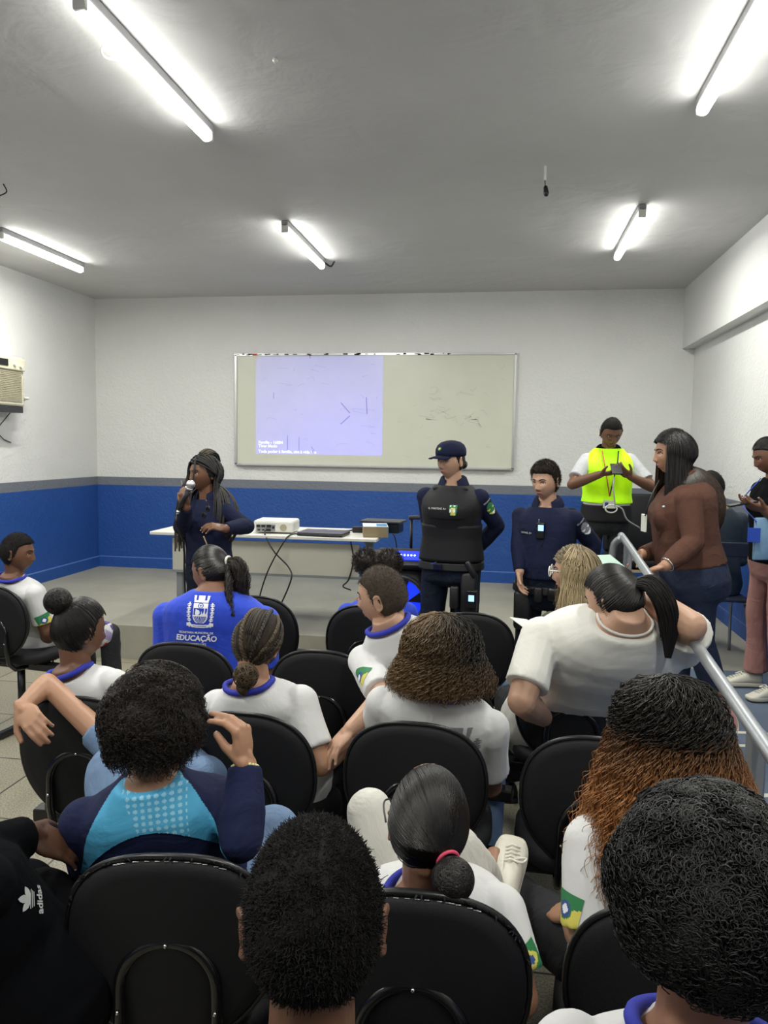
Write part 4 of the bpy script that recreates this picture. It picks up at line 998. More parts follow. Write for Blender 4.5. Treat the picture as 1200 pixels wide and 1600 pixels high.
    if collar:
        a = np.linspace(0, 2*math.pi, 40, endpoint=False)
        c0 = N+Rt@V3(0, -.014, .016*s)
        pts = [c0+Rt@V3(.084*s*math.cos(q)*(.88+.12*w), (.064 if math.sin(q) < 0 else .080)*s*math.sin(q), .006-.030*max(0, math.sin(q))-.004*math.sin(q)) for q in a]
        if collarkind == 'ring': Geo().tube(pts, (.0105 if collar != top else .005)*s, 8, closed=True).obj('collar', M[collar], root, True)
        else:      # folded shirt collar, open at the throat
            g = Geo(); aa = np.linspace(math.radians(118), math.radians(422), 34); R1 = []
            top_ = []; mid = []; bot = []
            for q in aa:
                u = V3(math.cos(q), math.sin(q), 0); fr = max(0, math.sin(q))
                top_.append(c0+Rt@(u*V3(.066, .064, 0)*s+V3(0, 0, .040-.034*fr))); mid.append(c0+Rt@(u*V3(.080, .076, 0)*s+V3(0, 0, .030-.034*fr))); bot.append(c0+Rt@(u*V3(.098, .090, 0)*s+V3(0, 0, -.012-.042*fr)))
            n = len(aa); inn = [p-Rt@V3(0, 0, .005) for p in bot]; low = [p+Rt@V3(0, 0, -.05) for p in top_]
            Vv = np.array(low+top_+mid+bot+inn); Fv = []
            for k_ in range(4):
                for i in range(n-1): a_ = k_*n+i; Fv.append((a_, a_+1, a_+1+n, a_+n))
            g.add(Vv, Fv); o = g.obj('collar', M[collar], root, True); md = o.modifiers.new('t', 'SOLIDIFY'); md.thickness = .003
    # face
    if face:
        surf = lambda x, z: H+Rh@(face_pt(x, z))*hs
        for sx in (-1, 1):
            c = surf(sx*.031, .001)-Rh[:, 1]*.0085*hs
            ey = Geo().ell(c, V3(.0135, .012, .0085)*hs, Rh, 16, 11).obj('eye', M['eyew'], root, True)
            gz = nrm(Rh[:, 1]+Rh[:, 2]*-.05)
            Geo().ell(c+gz*.0086*hs, V3(.0055, .0042, .0055)*hs, Rh, 12, 7).obj('iris', M['iris'], ey, True)
            pts = [surf(sx*x, z)+Rh[:, 1]*.0015*hs for x, z in ((.017, -.001), (.023, .006), (.031, .0085), (.040, .0055), (.046, -.001))]
            Geo().tube(spline(pts, 12), .0016*hs, 6).obj('eyelid', M['brow'], root, True)
            pts = [surf(sx*x, z)+Rh[:, 1]*.0005*hs for x, z in ((.013, .017), (.024, .0215), (.036, .0225), (.048, .016))]
            Geo().tube(spline(pts, 14), np.interp(np.linspace(0, 1, 14), [0, .4, 1], [.0030, .0032, .0012])*hs, 6).obj('eyebrow', M['brow'], root, True)
        g = Geo()
        for z, r in ((-.0635, .0038), (-.0715, .0046)):
            pts = [surf(x, z+(.001 if abs(x) < .004 else .003*(1-abs(x)/.024)) - .0015*abs(x)/.024)+Rh[:, 1]*-.0005 for x in (-.024, -.014, -.004, .004, .014, .024)]
            g.tube(spline(pts, 14), np.interp(np.abs(np.linspace(-1, 1, 14)), [0, .7, 1], [r, r*.8, r*.25])*hs, 6)
        g.obj('lips', M[lips], root, True)
        g = Geo(); 
        for sx in (-1, 1): g.ell(surf(sx*.0075, -.0475)+Rh[:, 1]*-.001, V3(.0035, .003, .002)*hs, Rh, 8, 6)
        g.obj('nostril', M['brow'], root, True)
    if hair: hair(Hair(Rh, H, hs, root, seed), out)
    return out
def face_pt(x, z):
    """front point of the head for local x, z"""
    best = None
    Z = z; dz = Z/.114; lo, hi = 0.0, .9
    low = max(0, -dz); kx = 1-.36*low**1.6
    dx = x/(.0745*kx); dy = math.sqrt(max(.02, 1-dx*dx-dz*dz))
    return headsurf(np.array([[dx, dy, dz]]))[0]

def make_shoe(root, an, fd, upv, lat, m, s):
    Rf = np.stack([lat, fd, upv], 1); c = an-upv*.09*s+fd*.06*s
    prof = [(-.10, .022), (-.085, .034), (-.03, .036), (.03, .042), (.09, .048), (.13, .042), (.155, .025)]
    left = [(-w_, y) for y, w_ in prof]; right = [(w_, y) for y, w_ in prof][::-1]; out = np.array(right+left)*s; nn = len(out); out = spline(np.vstack([out[-3:], out, out[:3]]), (nn+5)*4+1)[12:12+nn*4]
    def ringz(z, k, y0=0): return np.array([c+Rf@V3(x*k, y*k+y0, z) for x, y in out])
    g = Geo(); g.loft([ringz(.0, .97), ringz(.004, 1.03), ringz(.024*s, 1.03), ringz(.027*s, .98)]); sole = g.obj('shoe_sole', M['rubber'] if m != 'blackshoe' else M['blackpl'], root, True)
    g = Geo()
    hgt = lambda y: np.interp(y, [-.10, -.06, .0, .03, .09, .155], [.095, .095, .088, .072, .055, .030])*s
    rings = []
    for f in (0, .45, .8, 1):
        rg = []
        for x, y in out: z = .022*s+(hgt(y/s)-.022*s)*f; k = (1, .97, .78, .42)[(0, .45, .8, 1).index(f)]; rg.append(c+Rf@V3(x*k, y*(1 if y < 0 else (1-.10*f)), z))
        rings.append(rg)
    g.loft(rings); up_ = g.obj('shoe', M[m], root, True)
    if m == 'shoewhite':
        g = Geo()
        for i in range(5):
            y = .02+i*.018; z = hgt(y)*1.02; g.tube([c+Rf@V3(-.024*s, y*s, z-.010*s), c+Rf@V3(0, (y+.006)*s, z+.003*s), c+Rf@V3(.024*s, (y+.010)*s, z-.008*s)], .0032*s, 6)
        g.tube(spline([c+Rf@V3(0, .03*s, hgt(.03)+.005), c+Rf@V3(.03, .02, hgt(.03)+.01)*1.0, c+Rf@V3(.04, .05, hgt(.05)), c+Rf@V3(.01, .03, hgt(.03)+.006)], 14), .003*s, 6)
        g.obj('shoelace', M['lace'], root, True)

def decal(name, V2, F, O, U, Vv, target, matl, parent, off=.0025, midx=None, reach=.12):
    """flat print laid onto the cloth: V2 in metres along U,Vv about O"""
    O = np.array(O, float); U = nrm(U); Vv = nrm(Vv-U*(np.array(Vv)@U)); Nn = np.cross(U, Vv)
    tV, tF = target; bvh = BVHTree.FromPolygons([tuple(v) for v in tV], tF)
    out = []
    for a in V2:
        p = O+U*a[0]+Vv*a[1]; h = bvh.ray_cast(Vector(p+Nn*reach), Vector(-Nn), reach*2.2)
        out.append(np.array(h[0])+Nn*off if h[0] is not None else None)
    ok = [i for i, f in enumerate(F) if all(out[v] is not None for v in f)]
    if midx is not None: midx = [midx[i] for i in ok]
    F = [F[i] for i in ok]; used = sorted({v for f in F for v in f}); mp = {v: i for i, v in enumerate(used)}
    out = [out[v] for v in used]; F = [tuple(mp[v] for v in f) for f in F]
    if not F: return None
    return mk(name, out, F, matl, parent, smooth=True, midx=midx)
def grid(w_, h_, nx, ny, fn=None):
    V = [(w_*(i/nx-.5), h_*(j/ny-.5)) for j in range(ny+1) for i in range(nx+1)]; F = []; I = []
    for j in range(ny):
        for i in range(nx):
            k = fn((i+.5)/nx, (j+.5)/ny) if fn else 0
            if k is None: continue
            a = j*(nx+1)+i; F.append((a, a+1, a+nx+2, a+nx+1)); I.append(k)
    used = sorted({v for f in F for v in f}); mp = {v: i for i, v in enumerate(used)}
    return [V[u] for u in used], [tuple(mp[v] for v in f) for f in F], I
def flag_patch(o, O, U, Vv, parent, size=.06, kind=0):
    def paint(u, v):
        if kind == 1:   # green cloth, yellow lozenge, blue disc
            if (u-.5)**2+(v-.5)**2 < .02: return 2
            return 1 if abs(u-.5)+abs(v-.5) < .38 else 0
        r = math.hypot(u-.45, v-.5)
        if r < .13: return 3
        if r < .24: return 2
        if r < .29: return 0
        return 0 if v > .30+u*.35 else 1
    V, F, I = grid(size*1.15, size, 22, 20, paint)
    decal('sleeve_flag', V, F, O, U, Vv, o['shirtVF'], [M['green'], M['yellow'], M['blueprint'], M['whiteprint']], parent, midx=I)
def text_decal(name, s, size, O, U, Vv, o, matl, parent, shear=0, bold=0, tgt='shirtVF', align='CENTER'):
    V, F = text_mesh(s, size, align=align, shear=shear, off=bold); decal(name, V[:, :2], F, O, U, Vv, o[tgt], matl, parent)
def lanyard(root, pts, w_, m, name='lanyard'):
    g = Geo(); g.tube(spline(pts, 24), w_/2, 6); return g.obj(name, M[m], root, True)

# ------------------------------------------------------------------ the people
aud = 'seated audience'
# --- nearest: boy with cropped afro
def h(hr, o): hr.short(.011, HM['fuzz'], n=24000, L=.0035, r=.0007, noise=.0012, fade=.45)
o = person('student seen from behind with short cropped black afro, bottom centre', at(490, 1440, .935), ha=13, hp=2, ba=0, lean=-4, skin='brown', hair=h, seed=11, top='blackhood', bottom='blackjeans', voxel=.005, s=1.0, earout=.006, pelvis=(-.22, .85, .56), arms=dict(R=dict(W=V3(-.10, 1.0, .60)), L=dict(W=V3(-.34, 1.0, .60))))

# --- nearest right: big black curls
def h(hr, o): hr.curly(HM['curlblack'], n=12000, R=(.128, .138, .134), c0=(0, -.022, .018), L=.034, cr=.0066, fr=2.6, r=.0011, base=.86, K=22, lo=-.03, lump=.055, tang=.7)
o = person('student with big round black curls and white t-shirt at the lower right corner', at(1102, 1398, .975), nk=-.02, ha=-8, hp=0, ba=-4, lean=-4, skin='mid', hair=h, seed=12, top='tee', collar='royaltrim', bottom='blackjeans', voxel=.005, s=1.02, arms=dict(R=dict(W=V3(.42, 1.05, .62)), L=dict(W=V3(.25, 1.05, .62))))

# --- left edge: black jersey
C_H = at(-108, 1225, 1.56)
o = person('student in black jersey with silver emblems at the left edge, one hand on the knee', C_H, ha=-10, ba=-10, lean=8, side=10, pelvis=at(48, 1548, 1.62),  skin='dark', hair=lambda hr, o: hr.short(.012, HM['fuzz'], n=1500), seed=13, top='blackhood', topkind='long', bottom='blackhood', s=1.03, w=1.2,
    arms=dict(L=dict(W=at(-60, 1470, 1.85)), R=dict(E=at(-50, 1345, 1.56), W=at(44, 1304, 1.68), hs=1.02, d=at(86, 1318, 1.72)-at(44, 1304, 1.68), n=V3(-.1, .5, -.9), curl=.10, nails=True)), legs=dict(R=dict(K=at(66, 1412, 1.74), A=at(100, 1520, 1.95)), L=dict(K=V3(-1.2, 1.7, .56))), fold=.007, voxel=.0045)
hood = o
# silver emblems on the jersey side and thigh
def trefoil(sz):
    V = []; F = []
    def leaf(ang, L, wd):
        n0 = len(V); a = math.radians(ang); c, s_ = math.cos(a), math.sin(a); pts = [(0, 0), (.3, .42), (.6, .5), (.85, .32), (1.05, 0), (.85, -.32), (.6, -.5), (.3, -.42)]
        for x, y in pts: X, Y = x*L, y*wd; V.append((sz*(c*X-s_*Y), sz*(s_*X+c*Y)))
        F.append(tuple(range(n0, n0+len(pts))))
    leaf(90, .75, .42); leaf(148, .70, .36); leaf(32, .70, .36)
    for i in range(3):
        n0 = len(V); y = -.05-.11*i; V.extend([(-.5*sz*(1-.12*i), y*sz), (.5*sz*(1-.12*i), y*sz), (.5*sz*(1-.12*i), (y-.055)*sz), (-.5*sz*(1-.12*i), (y-.055)*sz)]); F.append((n0+3, n0+2, n0+1, n0))
    return V, F
def emblem(OS, U, Vv, sz, txt, tgt):
    O, nn = OS; nn = nn if nn@(CAM-O) > 0 else -nn; U = nrm(U-nn*(U@nn)); Vv = nrm(Vv-nn*(Vv@nn)); Vv = nrm(Vv-U*(U@Vv))
    V, F = trefoil(sz); decal('emblem', V, F, O, U, Vv, tgt, M['silverprint'], hood['root'], off=.004, reach=.10)
    if txt:
        V, F = text_mesh('adidas', sz*.62, align='CENTER', off=.0006); decal('emblem_writing', V[:, :2], F, O-nrm(Vv)*sz*.95, U, Vv, tgt, M['silverprint'], hood['root'], off=.004, reach=.10)

# --- navy and light blue jacket
def h(hr, o): hr.curly(HM['brownish'], n=8500, R=(.128, .130, .128), c0=(0, -.018, .005), L=.045, cr=.0045, fr=3.4, r=.0009, base=.86, K=20, down=.012, lo=-.04, drop=.04, lump=.05, tang=.45)
DW = at(383, 1196, 1.74)
o = person('student in navy jacket with light blue yoke, raising a hand with bead bracelets', at(243, 1118, 1.78), ha=14, hp=-4, ba=15, lean=-6, seat=(-.765, 1.40), neckline=.54, skin='tan', hair=h, seed=14, top='jacketnavy', topkind='long', bottom='jeans', voxel=.0042, s=1.0, w=1.12, fold=.006,
    arms=dict(R=dict(E=at(378, 1310, 1.66), W=DW, d=V3(-.12, .05, 1), n=V3(-1, .15, .05), curls=[.80, .72, .78, .84], pinch=True, hs=.98, nails=True), L=dict()),
    legs=dict(L=dict(K=at(172, 1205, 2.15), A=V3(-1.12, 2.05, .42)), R=dict(K=at(428, 1300, 2.0), A=V3(-.55, 2.1, .1))), shoes='shoewhite')
dj = o; Rt = o['Rt']; bk = o['N']+Rt@V3(0, -.09, -.04)
# light blue yoke between the raglan seams
def yoke(u, v):
    x = (u-.5)*2; top = 1.0
    lo_ = .46-.62*abs(x)**2.0+.0*x; side_ = .30+.62*(1-v)**.75
    if v < lo_ or abs(x) > side_: return None
    if x > -.12-.35*(v-.5) and x < .42 and ((u*26) % 1-.5)**2+((v*15) % 1-.5)**2 < .10: return 1
    return 0
V, F, I = grid(.42, .21, 240, 120, yoke)
decal('light_blue_yoke', V, F, o['N']+Rt@V3(.0, -.05, -.070), Rt[:, 0], Rt[:, 2]*.9+Rt[:, 1]*.35, o['shirtVF'], [M['skyblue'], M['skydot']], o['root'], off=.003, midx=I, reach=.16)
wd = nrm(o['W']['R']-o['E']['R']); xx, yy, _ = basis(wd)
for k, (mm_, rad) in enumerate((('bead', .029), ('bead2', .030), ('white', .030))):
    g = Geo(); c = o['W']['R']-wd*(.004+.009*k)
    for i in range(22): a = i*2*math.pi/22; g.ell(c+(xx*math.cos(a)+yy*math.sin(a))*rad, .0044, nu=8, nv=6)
    g.obj('bracelet', M[mm_], o['root'], True)
dj_yo = o

# --- low ponytail, white t-shirt, crossed legs
def h(hr, o):
    hr.pulled(HM['black'], tie=(.30, -.92, -.30), n=1800, off=.010, r=.0013)
    hr.coil(HM['black'], (.045, -.112, -.062), rad=.030, r=.014, turns=2.5, fuzz=600)
    g = Geo(); a = np.linspace(0, 2*math.pi, 20, endpoint=False); c = V3(.036, -.094, -.036); ax = nrm(V3(.3, -.9, -.35)); x, y, _ = basis(ax)
    g.tube(hr.W([c+(x*math.cos(q)+y*math.sin(q))*.022 for q in a]), .004, 6, closed=True); g.obj('hair_tie', mat('pink_hair_tie', (.6, .06, .12), .5), hr.p, True)
    g = Geo(); g.tube(hr.W(headsurf(np.array([nrm(v) for v in ((-.42, .25, .85), (-.25, .20, .93), (-.12, .27, .93), (.05, .22, .95))]), .0115)), .0016, 6); g.obj('parting', SK['tan'], hr.p, True)
fd = nrm(at(800, 1310, 2.07)-at(786, 1405, 1.90))
o = person('student with low ponytail and pink hair tie, white trousers, legs crossed', at(668, 1288, 1.52), ha=12, hp=-8, hr=6, ba=3, lean=-12, side=0, seat=(-.12, 1.37), skin='mid', hair=h, seed=15, top='tee', collar='royaltrim', bottom='whitejeans', shoes='shoewhite', voxel=.0045, s=.93,
    arms=dict(R=dict(E=at(812, 1560, 1.46), W=at(770, 1570, 1.70))), legs=dict(cut=.80, L=dict(K=at(578, 1268, 1.82), A=V3(-.30, 1.95, .42)), R=dict(K=at(708, 1330, 1.66), A=at(764, 1388, 1.93), bareankle=True, foot=fd, noshoe=True)), fold=.006)
flag_patch(o, o['S']['R']*.62+o['E']['R']*.38+V3(.035, -.045, 0), V3(.35, .95, 0), o['S']['R']-o['E']['R'], o['root'], .055, 1)
g = Geo(); g.tube(spline([o['H']+o['Rh']@V3(*v) for v in ((-.085, -.01, .0), (-.088, .05, .015), (-.075, .095, .012), (-.05, .105, .0))], 14), .002, 6); g.obj('glasses', M['blackpl'], o['root'], True)
ep = o
fu = nrm(at(795, 1350, 1.6)-at(795, 1350, 1.9)); fu = nrm(fu-fd*(fu@fd)); c_ = at(794, 1364, 1.98)-fd*.02
make_shoe(o['root'], c_+fu*.06-fd*.06, fd, fu, np.cross(fd, fu), 'shoewhite', .93)

# --- long ombre curls
def h(hr, o):
    b = [(o['P']+o['Rt']@V3(0, 0, .33*o['ts']), V3(.19, .15, .22))]
    hr.long(HM['ombre'], n=3200, L=.36, layer=.048, r=.0011, cr=.0075, fr=9, K=84, spread=.12, facegap=35, crown=(0, .25, 1), th0r=(0, 80), the=(90, 88, 86, 80), body=b, jag=.35, shell_off=.014, sides=3)
o = person('student with very long curls fading to orange, white t-shirt and clear glasses', at(1045, 1150, 1.64), ha=18, hp=-6, ba=12, lean=-2, seat=(.36, 1.42), skin='tan', hair=h, seed=16, top='tee', collar='royaltrim', bottom='blackjeans', voxel=.0045, s=1.0, w=1.08, sleeve=.9, fold=.006,
    arms=dict(L=dict(E=at(922, 1470, 1.56), W=at(893, 1432, 1.78), d=at(868, 1420, 1.86)-at(893, 1432, 1.78), n=V3(.3, .3, -1), curl=.5, nails=True)), legs=dict(a=28))
flag_patch(o, o['S']['L']*.38+o['E']['L']*.62+V3(-.05, -.03, 0), V3(.8, -.6, 0), o['S']['L']-o['E']['L'], o['root'], .065, 0)
g = Geo(); Rh, H = o['Rh'], o['H']
g.tube([H+Rh@V3(-.082, -.01, .012), H+Rh@V3(-.083, .10, .012)], .0028, 6)
a = np.linspace(0, 2*math.pi, 24, endpoint=False)
for sx in (-1, 1): g.tube([H+Rh@V3(sx*.036+.030*math.cos(q), .118, .002+.024*math.sin(q)) for q in a], .0032, 6, closed=True)
g.obj('glasses', M['ivory'], o['root'], True)

# --- highlighted curls
def h(hr, o): hr.long(HM['high'], n=3600, L=.115, layer=.060, r=.0013, cr=.0062, fr=7, K=60, spread=.055, facegap=28, crown=(0, .1, 1), th0r=(0, 78), the=(90, 88, 86, 80), jag=.3, shell_off=.022)
o = person('student with brown and gold highlighted curls, white t-shirt with grey crest', at(690, 1024, 2.44), nk=.045, ha=0, hp=-4, ba=-4, lean=-4, seat=(-.24, 2.23), skin='mid', hair=h, seed=17, top='tee', collar='royaltrim', bottom='jeans', voxel=.006, s=1.0, w=1.12, fold=.006, legs=dict(a=-8), shoes='shoewhite')
def crest(u, v):
    x = (u-.5)*2; y = v
    inb = lambda a, b_, c: a <= b_ <= c
    if y > .86 and abs(x) < .52+.3*(y-.86):                      # mural crown: five merlons
        return 0 if (abs(x)*5.2) % 2 < 1.15 else None
    if inb(.80, y, .86) and abs(x) < .50: return 0
    if inb(.64, y, .775) and abs(x) < .50:                       # top field with small badge
        r = math.hypot(x*.9, (y-.705)*2.0); return None if .12 < r < .17 or r < .05 else 0
    if inb(.42, y, .64) and abs(x) < .50:
        if abs(x) > .46 or y > .625: return 0
        if x < 0: return 0 if math.hypot(x+.20, (y-.50)*2) < .16 or (inb(-.34, x, -.26) and y < .60) else None
        return 0 if y < .50+.05*math.sin(x*30) and x > .06 or abs(x-.28) < .035 else (0 if y < .45 else None)
    if inb(.17, y, .42) and abs(x) < .50*math.sqrt(max(0, 1-((.42-y)/.27)**2))+.02:      # pointed field with rays
        if abs(x) > .50*math.sqrt(max(0, 1-((.42-y)/.27)**2))-.05 or y > .375: return 0
        k = (x/(y-.10+.02)*2.2) % 1; return 0 if k < .28 else None
    if inb(.02, y, .15) and abs(x) < .62 and abs(y-(.075+.05*abs(x)**2)) < .045:          # ribbon with motto
        return None if abs(y-(.075+.05*abs(x)**2)) < .014 and abs(x) < .45 and (x*17) % 1 < .6 else 0
    if .62 <= abs(x) < .92 and inb(.05, y, .20): return 0 if abs(y-.13) < .05 or abs(abs(x)-.72) < .05 else None
    if inb(.22, y, .80) and inb(.60, abs(x), .96):                # leafy branches
        c = .70+.10*math.sin((y-.2)*4); q = (y*9) % 1; w_ = .16*math.sin(q*math.pi)
        return 0 if abs(abs(x)-c) < .03 or (abs(abs(x)-c-.02) < w_ and abs(q-.5) > .08) else None
    return None
def put_crest(o, O, sz, m, nm='printed_crest'):
    V, F, I = grid(sz, sz*1.08, 96, 100, crest); decal(nm, V, F, O, o['Rt'][:, 0], o['Rt'][:, 2], o['shirtVF'], M[m], o['root'], reach=.2)
put_crest(o, o['P']+o['Rt']@V3(.075, -.14, .33*o['ts']), .17, 'greyprint')

# --- cornrows
def h(hr, o):
    hr.pulled(HM['cornrow'], tie=(.12, -.75, -.60), n=300, off=.003, r=.001)
    parts = []
    tie = nrm(V3(.12, -.75, -.62))
    for k in range(11):
        x = -1.0+2.0*k/10; st = nrm(V3(x*.85, .55-.35*abs(x), .75-.55*abs(x))); om = math.acos(np.clip(st@tie, -1, 1)); t = np.linspace(0, 1, 60)
        q = np.array([(math.sin((1-u)*om)*st+math.sin(u*om)*tie)/math.sin(om)+V3(x*.38, 0, 0)*math.sin(u*math.pi) for u in t]); q /= np.linalg.norm(q, axis=1)[:, None]
        for ph in (0, 1):
            P = headsurf(q, .007+.002*np.sin(t*80+ph*math.pi)); Pw = hr.W(P); side_ = np.cross(np.gradient(Pw, axis=0), Pw-hr.H); side_ /= np.linalg.norm(side_, axis=1)[:, None]
            Pw = Pw+side_*(.0035*np.cos(t*80+ph*math.pi))[:, None]; parts.append(strands_obj('h', Pw[None], (.0052*(1+.18*np.sin(t*160)))[None], None, None, 7, k))
    merge('cornrow_braid', parts, HM['cornrow'], hr.p)
    hr.coil(HM['cornbun'], (.028, -.105, -.098), rad=.032, r=.012, turns=3, fuzz=160, axis=(.1, -.9, -.4))
    hr.tail(HM['cornbun'], [(.028, -.10, -.12), (.03, -.115, -.145), (.04, -.112, -.165)], n=60, rad=(.025, .022, .008), name='braid_end')
o = person('student with cornrows wound in a low bun, white t-shirt', at(403, 1003, 2.54), ha=-6, hp=-10, hr=8, ba=-3, lean=-4, seat=(-.76, 2.22), skin='tan', hair=h, seed=18, top='tee', collar='royaltrim', bottom='blackjeans', voxel=.005, s=.95, w=1.05, fold=.006, arms=dict(R=dict(E=at(500, 1195, 2.45), W=V3(-.55, 2.75, .60))))
put_crest(o, o['P']+o['Rt']@V3(.04, -.13, .315*o['ts']), .14, 'greyprint')

# --- bun girl
def h(hr, o):
    hr.pulled(HM['black'], tie=(-.15, -.55, .75), n=1100, off=.010, r=.0017)
    hr.coil(HM['black'], (-.02, -.075, .105), rad=.034, r=.017, turns=2.5, fuzz=500, axis=(-.15, -.45, .8))
o = person('student with high black bun and white t-shirt with blue collar at the left', at(125, 985, 2.68), ha=-32, hp=-4, ba=-8, lean=0, seat=(-1.37, 2.25), skin='brown', hair=h, seed=19, top='tee', collar='royaltrim', bottom='blackjeans', voxel=.0055, s=.95, face=True)

# --- person hidden behind the curly hair, arm over the chair
hw = at(34, 1106, 2.33)
o = person('slouched person hidden behind dark curls, bare arm over the neighbouring chair', at(243, 1125, 2.22), ha=0, ba=0, lean=-8, pelvis=(-1.0, 2.42, .55), skin='tan', hair=lambda hr, o: hr.short(.010, HM['buzz'], n=1200), seed=20, top='jeans', s=.90, w=.85, voxel=.005, sleeve=.35,
    arms=dict(L=dict(sh=(0, 0, .02), E=at(74, 1068, 2.46), W=hw, d=at(52, 1128, 2.28)-hw, n=V3(.2, .1, -1)*1+V3(.6, 0, .2), curl=.42, hs=.95, nails=True)), bottom='jeans')

# --- cropped boy in profile
hw = at(548, 1140, 2.50)
o = person('boy with cropped hair turning left in profile, white t-shirt with sleeve flag', at(597, 932, 2.86), nk=.04, ha=78, hp=-4, hr=-6, ba=8, lean=4, side=-6, seat=(-.21, 2.70), skin='light', hair=lambda hr, o: hr.short(.006, HM['buzz'], n=5000, L=.003, r=.0006, noise=.0003), seed=21, top='tee', collar='royaltrim', bottom='blackjeans', voxel=.0035, face=True, lips='lipl', s=1.0, sleeve=.85, fold=.006,
    arms=dict(L=dict(E=at(600, 1092, 2.62), W=hw, d=at(518, 1172, 2.45)-hw, n=V3(.5, .4, -.7), curl=.22, nails=True)))
flag_patch(o, o['S']['L']*.45+o['E']['L']*.55+V3(-.05, -.03, 0), V3(.85, -.5, 0), o['S']['L']-o['E']['L'], o['root'], .075, 0)

# --- two puffs
def h(hr, o):
    hr.pulled(HM['brownish'], tie=(0, -.5, .8), n=300, off=.008)
    for sx in (-1, 1):
        c = V3(sx*.062, -.045, .065); n = 900; d = hr.rs.randn(n, 3); d /= np.linalg.norm(d, axis=1)[:, None]; t = np.linspace(0, 1, 10)
        P = c+d[:, None, :]*(.03+.045*t)[None, :, None]+np.sin(t*14+hr.rs.rand(n)[:, None]*6)[..., None]*.004*hr.rs.randn(n, 3)[:, None, :]
        g = Geo(); g.ell(hr.W(c[None])[0], .058*hr.s); v = np.concatenate(g.V)
        merge('hair_puff', [(v, g.F, np.zeros(len(v)), np.zeros(len(v))), strands_obj('h', hr.W(P.reshape(-1, 3)).reshape(n, 10, 3), .0011, None, None)], HM['brownish'], hr.p)
o = person('person with two dark hair puffs and royal blue shirt before the trolley speaker', at(590, 895, 3.98), ha=8, ba=12, lean=2, seat=(-.70, 3.80), side=-4, skin='brown', hair=h, seed=22, top='royal', bottom='blackjeans', voxel=.007, s=1.0)
wire('dangling_cord', [at(548, 846, 5.78), at(552, 875, 5.78), at(545, 905, 5.82), at(536, 916, 5.9), at(548, 922, 5.95)], .006, M['blackpl'], 'thin black cord hanging behind the table beside two hair puffs', 'cord')

# --- royal blue t-shirt
def h(hr, o):
    hr.pulled(HM['black'], tie=(.05, -.95, .28), n=1300, off=.006, r=.0014)
    hr.tail(HM['brownish'], [(.005, -.10, .03), (.01, -.135, .01), (.02, -.135, -.05), (.03, -.125, -.11), (.04, -.14, -.15)], n=240, rad=(.02, .045, .052, .045, .02), cr=.006, fr=6, r=.0013, K=40)
    hr.tail(HM['brownish'], [(-.01, -.11, .02), (-.045, -.13, -.05), (-.065, -.135, -.11), (-.075, -.15, -.17), (-.085, -.16, -.205)], n=70, rad=(.012, .018, .017, .013, .006), cr=.005, fr=7, r=.0012, K=40, name='hair_lock')
    g = Geo(); a = np.linspace(0, 2*math.pi, 16, endpoint=False); g.tube(hr.W([(.005+.02*math.cos(q), -.105, .035+.02*math.sin(q)) for q in a]), .006, 6, closed=True); g.obj('hair_tie', M['paper'], hr.p, True)
o = person('large person in royal blue education department t-shirt with curly ponytail', at(330, 892, 3.48), nk=.06, ha=72, hp=-10, ba=6, lean=2, seat=(-1.3, 2.95), skin='mid', hair=h, seed=23, top='royal', bottom='jeansdark', voxel=.0055, face=True, s=1.02, w=1.42, d=1.35, fold=.005, hs=1.0)
Rt = o['Rt']; bc_ = o['P']+Rt@V3(-.03, -.16, .395*o['ts'])
put_crest(o, bc_+Rt@V3(0, 0, .022), .132, 'whiteprint')
for s_, sz, dz_, bo, sh in (('SECRETARIA MUNICIPAL DE', .0125, -.072, .0003, 0), ('EDUCAÇÃO', .034, -.104, .0012, .12), ('DE TRABALHO', .014, -.124, .0003, 0)):
    text_decal('printed_writing', s_, sz, bc_+Rt@V3(-.018, 0, dz_), Rt[:, 0], Rt[:, 2], o, M['whiteprint'], o['root'], bold=bo, shear=sh)

# --- boy at the left edge
def h(hr, o): hr.short(.010, HM['fuzz'], n=4000, L=.004, noise=.0006)
o = person('boy at the left edge in right profile, white t-shirt and colourful print', at(28, 864, 4.42), ha=-78, hp=-2, ba=-22, lean=0, seat=(-2.82, 3.86), skin='brown', hair=h, seed=24, top='tee', collar='royaltrim', bottom='blackjeans', shoes='blackshoe', voxel=.0045, face=True, s=.97, w=1.02, sleeve=.8, legs=dict(a=-35), arms=dict(R=dict(E=at(72, 985, 4.42), W=at(78, 1012, 4.62)), L=dict(W=at(50, 1015, 4.7))))
flag_patch(o, o['S']['R']*.4+o['E']['R']*.6+o['Rt']@V3(.05, -.02, 0), o['Rt']@V3(.2, 1, 0), o['S']['R']-o['E']['R'], o['root'], .07, 0)
cols = [M['tee'], M['orangep'], M['purplep'], M['mauvep'], M['green'], M['yellow'], M['red']]
g = Geo(); hp_ = o['P']; kR = o['K']['R']; kL = o['K']['L']
g.cap(hp_+o['Rt']@V3(.09, .03, -.02), kR+(hp_-kR)*.12, .112, .088); g.cap(hp_+o['Rt']@V3(-.09, .03, -.02), kL+(hp_-kL)*.12, .112, .088); g.ell(hp_+V3(0, 0, -.01), V3(.20, .17, .10), o['Rt'])
V, F, Nn = union(g, .009, 2); V = folds(V, Nn, .005, 77)
rs = np.random.RandomState(5); seeds = hp_+(kR-hp_)*rs.rand(60)[:, None]*1.1+rs.randn(60, 3)*.09; cid = rs.randint(1, 7, 60)
